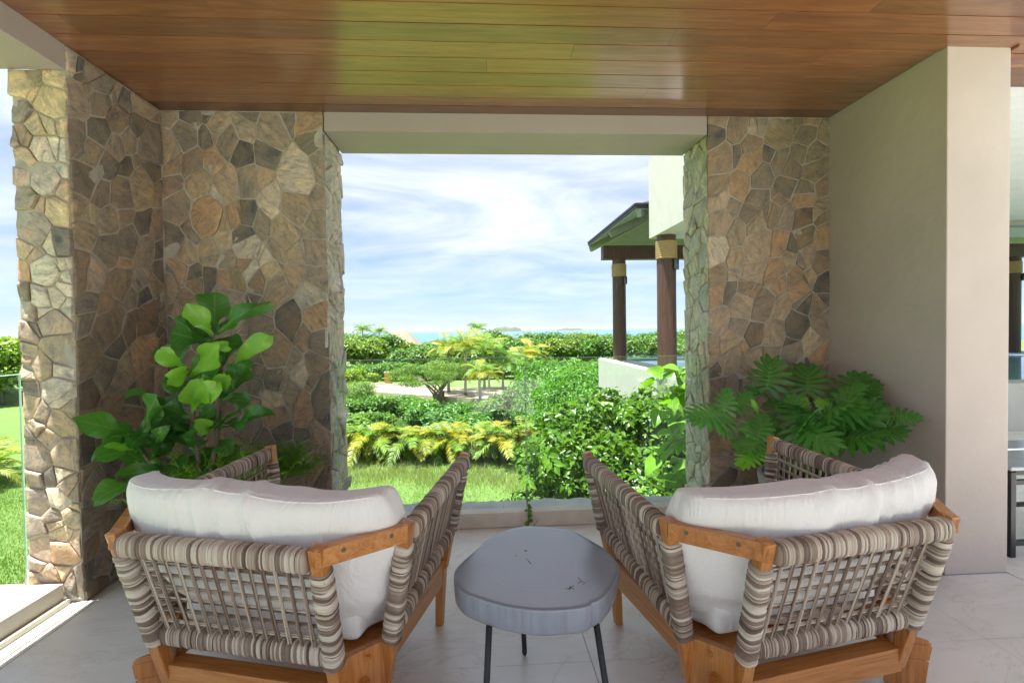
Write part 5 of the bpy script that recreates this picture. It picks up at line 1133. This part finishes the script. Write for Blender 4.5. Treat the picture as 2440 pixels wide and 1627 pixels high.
for k, (x0, y0, z0, x1, y1, z1, w_, cl_) in enumerate(FIG):
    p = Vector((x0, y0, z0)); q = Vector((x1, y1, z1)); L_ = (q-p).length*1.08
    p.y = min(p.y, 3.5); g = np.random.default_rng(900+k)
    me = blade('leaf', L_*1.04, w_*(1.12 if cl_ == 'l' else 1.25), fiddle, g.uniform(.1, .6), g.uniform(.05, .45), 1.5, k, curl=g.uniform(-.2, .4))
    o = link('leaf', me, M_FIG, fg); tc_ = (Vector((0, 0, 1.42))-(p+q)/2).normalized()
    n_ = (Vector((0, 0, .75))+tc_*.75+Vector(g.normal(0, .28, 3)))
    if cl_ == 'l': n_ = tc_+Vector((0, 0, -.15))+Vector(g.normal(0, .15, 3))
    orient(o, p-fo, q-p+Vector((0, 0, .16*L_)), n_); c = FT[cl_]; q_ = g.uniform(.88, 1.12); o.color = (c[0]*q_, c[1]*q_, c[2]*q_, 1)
mb = MB()
for s_ in FIGSTEM: mb.tube([Vector(p)-fo for p in s_], [.008+.007*i/len(s_) for i in range(len(s_))], 8)
mb.build('stem', M_TWIG, fg, sm=True)
def pot(x, y, r_, h, lab):
    p = MB().lathe([(0, 0), (r_*.72, 0), (r_*.76, .02), (r_, h-.02), (r_, h), (r_*.9, h), (r_*.88, h-.05), (0, h-.05)], 40, (0, 0, 0)).build('planter', M_POT, None, sm=False, loc=(x, y, 0))
    tag(p, lab, 'planter'); MB().lathe([(0, h-.03), (r_*.87, h-.035)], 24).build('soil', M_SOIL, p); return p
pot(-1.52, 3.02, .29, .56, 'round grey planter behind the left lounge chair under the fig')
pot(2.08, 3.12, .28, .46, 'round grey planter behind the right lounge chair under the philodendron')
# asparagus fern spilling under the fig
fe = empty('asparagus_fern', (-1.52, 2.92, .52)); tag(fe, 'feathery bright green asparagus fern spilling over the planter under the fig', 'potted plant')
mb = MB(); g = np.random.default_rng(55); V = []; F = []
for k in range(150):
    a = g.uniform(0, 6.283); el = g.uniform(.15, 1.15); l = g.uniform(.22, .42); d = Vector((math.cos(a)*math.cos(el), math.sin(a)*math.cos(el)*.8, math.sin(el)))
    b0 = Vector((g.normal(0, .12), g.normal(0, .06), g.uniform(-.02, .05))); pts = []
    for i in range(9): t_ = i/8; pts.append(b0+d*l*t_+Vector((0, 0, -.22*l*t_*t_))+Vector(g.normal(0, .006, 3)))
    mb.tube([pts[i] for i in (0, 4, 8)], [.0016, .0012, .0006], 3, cap=False)
    for i in range(1, 9):
        for _ in range(7):
            c = pts[i-1].lerp(pts[i], g.random()); dd = Vector(unit(np.array(d)*.6+g.normal(0, .75, 3))); s_ = dd.orthogonal().normalized()*.0022; ln = g.uniform(.02, .042)
            mb.add([c-s_, c+s_, c+dd*ln], [(0, 1, 2)])
o = mb.build('foliage', M_FERN, fe); o['kind'] = 'stuff'
f2_ = empty('asparagus_fern', (-1.26, 3.22, .55)); tag(f2_, 'smaller dark feathery fern tuft between the fig and the woven chair arm', 'potted plant')
o2 = put(o.data, 'foliage', M_FERN, f2_, (.5, .6, .6)); o2.scale = (.72, .6, .75); o2['kind'] = 'stuff'
rl = empty('broad_leaf_plant', (-1.34, 2.93, .55)); tag(rl, 'single broad oval leaf showing behind the left chair arm', 'potted plant')
me = blade('leaf', .22, .17, oval, .2, .35, .4, 3); o = link('leaf', me, M_FIG, rl); orient(o, (-.09, 0, .10), (1, 0, .25), (.1, -.7, .7)); o.color = (2.4, 2.1, 1.4, 1)
MB().tube([(-.06, .03, -.1), (-.09, 0, .10)], .004, 6).build('stem', M_STEM, rl)
# split-leaf philodendron
def phil_leaf(name, L_, W_, seed):
    g = np.random.default_rng(seed); V = []; F = []; NL = 7
    def z(x, y): return -.20*(x-.15*L_)**2/L_-.26*y*y/max(W_, .05)+.02*L_
    vein = []
    def add(x, y, dz=0, vn_=0): vein.append(vn_); V.append((x, y, z(x, y)+dz)); return len(V)-1
    mid = [add(L_*t_, 0, -.012*L_, 1) for t_ in np.linspace(0, .9, NL*2+1)]
    tip = None
    for s in (-1, 1):
        prev = None
        for k in range(NL):
            f = k/(NL-1); ang = R(128)-R(104)*f**.9; ln = W_*.5*(.92+.36*math.sin(math.pi*(f*.85+.12)))*g.uniform(.88, 1.1)*(1-.25*f)
            if k == 0: ln *= .85
            c = Vector((L_*.9*(k+.5)/NL*.92, 0)); d = Vector((math.cos(ang), math.sin(ang)*s)); b = Vector((-d.y, d.x))*s*-1
            w0 = .050*L_+.019*W_; dz = g.normal(0, .012)*L_
            base = ln*.24; pA = c+d*base; pts = []
            nA = c+d*base-b*w0*-1.15; nB = c+d*base+b*w0*-1.15
            m1, m2 = c+d*ln*.66, c+d*ln*.9; tp = c+d*ln
            i0 = add(*(c+d*base*.55-b*w0*1.0)); i1 = add(*(m1-b*w0*1.05), dz*.5); i2 = add(*(m2-b*w0*.6), dz); i3 = add(*tp, dz*1.2-.02*L_); i4 = add(*(m2+b*w0*.6), dz); i5 = add(*(m1+b*w0*1.05), dz*.5); i6 = add(*(c+d*base*.55+b*w0*1.0))
            ic = add(*m1, dz*.5-.008*L_, 1); ib = add(*(c+d*base*.55), -.008*L_, 1)
            F.extend([(i0, i1, ic, ib), (ib, ic, i5, i6), (i1, i2, i3, ic), (ic, i3, i4, i5)])
            a0, a1, a2 = mid[2*k], mid[2*k+1], mid[2*k+2]
            F.extend([(a0, i0, ib, a1), (a1, ib, i6, a2)])
            if prev is not None: F.append((mid[2*k], prev, i0))
            prev = i6
        e1 = add(L_*.93, s*W_*.055); e2 = add(L_*.99, s*W_*.03); 
        if tip is None: tip = add(L_*1.06, 0, -.02*L_)
        F.extend([(mid[-1], prev, e1), (mid[-1], e1, e2, tip)])
    me = bpy.data.meshes.new(name); me.from_pydata(V, [], F); me.update(); me.attributes.new('vein', 'FLOAT', 'POINT').data.foreach_set('value', np.array(vein, np.float32))
    bm = bmesh.new(); bm.from_mesh(me); bmesh.ops.recalc_face_normals(bm, faces=bm.faces); bm.to_mesh(me); bm.free(); smooth(me); return me
ph = empty('philodendron', (2.08, 3.10, 0)); tag(ph, 'split leaf philodendron with deeply lobed dark leaves in front of the right stone pier', 'potted plant')
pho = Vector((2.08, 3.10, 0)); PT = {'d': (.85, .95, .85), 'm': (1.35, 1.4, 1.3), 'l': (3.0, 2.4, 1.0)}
gf = np.random.default_rng(14)
for _ in range(16):
    a = gf.uniform(0, 6.28); e = gf.uniform(.25, 1.1); l = gf.uniform(.22, .34); p = Vector((2.08+math.cos(a)*.30*math.cos(e), 3.08+math.sin(a)*.18*math.cos(e), .55+.42*math.sin(e))); q = p+Vector((math.cos(a)*l*.8, math.sin(a)*l*.5-.05, l*gf.uniform(-.3, .5)))
    if q.x < 2.52 and q.y < 3.5: PHIL.append((p.x, p.y, p.z, q.x, q.y, q.z, l*gf.uniform(.8, 1.0), 'd' if gf.random() < .7 else 'm'))
for k, (x0, y0, z0, x1, y1, z1, w_, cl_) in enumerate(PHIL):
    p = Vector((x0, y0, z0)); q = Vector((x1, y1, z1)); L_ = (q-p).length*1.02; g = np.random.default_rng(700+k)
    o = link('leaf', phil_leaf('leaf', L_, max(w_*1.02, L_*.8), k), M_PHIL, ph); tc_ = (Vector((0, 0, 1.42))-(p+q)/2).normalized()
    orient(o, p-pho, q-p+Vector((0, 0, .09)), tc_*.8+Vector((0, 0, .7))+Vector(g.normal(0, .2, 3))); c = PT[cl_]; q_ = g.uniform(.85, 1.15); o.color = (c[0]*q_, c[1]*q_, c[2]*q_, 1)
    b_ = Vector((2.08+g.normal(0, .05), 3.10+g.normal(0, .05), .42)); mdl = b_.lerp(p, .55)+Vector((0, 0, .10+.1*g.random())); MB().tube([b_-pho, b_.lerp(mdl, .5)-pho+Vector((0, 0, .02)), mdl-pho, p-pho], [.006, .0055, .005, .004], 6).build('stem', M_STEM, ph, sm=True)
sg = empty('spider_grass', (2.10, 2.93, .40)); tag(sg, 'tuft of thin arching striped grass under the philodendron', 'potted plant')
mb = MB(); g = np.random.default_rng(31)
for k in range(46):
    a = g.uniform(-2.9, .6); l = g.uniform(.22, .42); d = Vector((math.cos(a), math.sin(a)*.7, 0)); s_ = Vector((-d.y, d.x, 0)).normalized()*.0045; pr = None
    for i in range(6):
        t_ = i/5; c = d*l*t_*.9+Vector((0, 0, l*(1.15*t_-1.0*t_*t_))); w_ = s_*(1-t_*.85); V0 = len(mb.v); mb.v += [tuple(c-w_), tuple(c+w_)]
        if pr is not None: mb.f.append((pr, pr+1, V0+1, V0))
        pr = V0
mb.build('foliage', M_FERN, sg)['kind'] = 'stuff'
# broad leaved vine hanging by the right jamb
vn = empty('vine', (1.95, 4.60, 0)); tag(vn, 'broad leaved climbing vine hanging outside the glass by the right stone jamb', 'climbing plant')
heart = lambda t_: (math.sin(math.pi*min(1, (t_+.10)/1.10)**.62))**.9
VL = [blade('leaf', .22, .17, heart, .35, .4, .5, 40+k) for k in range(4)]; g = np.random.default_rng(64); cnt = 0
mb = MB(); tips = []
for k in range(7):
    z0 = 1.0-.22*k; x1 = 1.40+.09*(k % 3)+.03*k; x1 += .12; pts = [Vector((2.05, 4.70, z0+.02)), Vector((1.90, 4.65, z0+.03)), Vector(((x1+1.90)/2, 4.59, z0)), Vector((x1, 4.53, z0-.12))]
    mb.tube([p-Vector((1.95, 4.60, 0)) for p in pts], [.008, .006, .005, .003], 6)
    for t_ in np.linspace(.12, 1, 7):
        f = t_*3; i = min(2, int(f)); p = pts[i].lerp(pts[i+1], f-i); s = (-1)**cnt; cnt += 1
        o = link('leaf', VL[cnt % 4], M_HEDGE, vn); dr = Vector((-.55+g.normal(0, .35), -.35+g.normal(0, .25), s*.5-.25+g.normal(0, .25)))
        orient(o, p-Vector((1.95, 4.60, 0)), dr, Vector((-.25+g.normal(0, .3), -.40, .9+g.normal(0, .25)))); sc_ = g.uniform(.6, 1.05); o.scale = (sc_,)*3; q_ = g.uniform(1.2, 2.2); o.color = (q_*1.05, q_*1.05, q_, 1)
mb.build('stem', M_STEM, vn, sm=True)
# creeper in the joint between the two panes
cp = empty('creeper', (.32, 3.66, 0)); tag(cp, 'thin creeper growing down the joint between the two front glass panes onto the sill', 'climbing plant')
mb = MB(); pts = [(.0, .05, .26), (.0, .03, .15), (.004, -.035, .112), (.0, -.072, .10), (.003, -.075, .05), (.0, -.08, .01)]
mb.tube(pts, .003, 5); mb.tube([(.03, -.085, .006), (.05, -.10, .035), (.062, -.10, .055)], .002, 5); mb.build('stem', M_TWIG, cp)
CLf = blade('leaf', .034, .024, oval, .3, .3, .4, 9, 5, 4)
for k in range(22):
    f = k/22*5; i = int(f); p = Vector(pts[i]).lerp(Vector(pts[i+1]), f-i); o = link('leaf', CLf, M_HEDGE, cp); orient(o, p, Vector((g.normal(0, 1), -.4, g.normal(0, .5))), Vector((g.normal(0, .4), -.8, .5))); o.color = (1.5, 1.5, 1, 1)
# ------------------------------------------------------------------ sea air
HZ = MB().box((-45000, -600, -16.5), (45000, 36000, 75)).build('haze', None); HZ['kind'] = 'stuff'
m = bpy.data.materials.new('haze'); m.use_nodes = True; t = m.node_tree; t.nodes.clear(); o = t.nodes.new('ShaderNodeOutputMaterial')
v = t.nodes.new('ShaderNodeVolumePrincipled'); v.inputs['Color'].default_value = (.86, .92, 1, 1); v.inputs['Density'].default_value = .00003; v.inputs['Anisotropy'].default_value = .3
t.links.new(v.outputs[0], o.inputs['Volume']); HZ.data.materials.append(m)
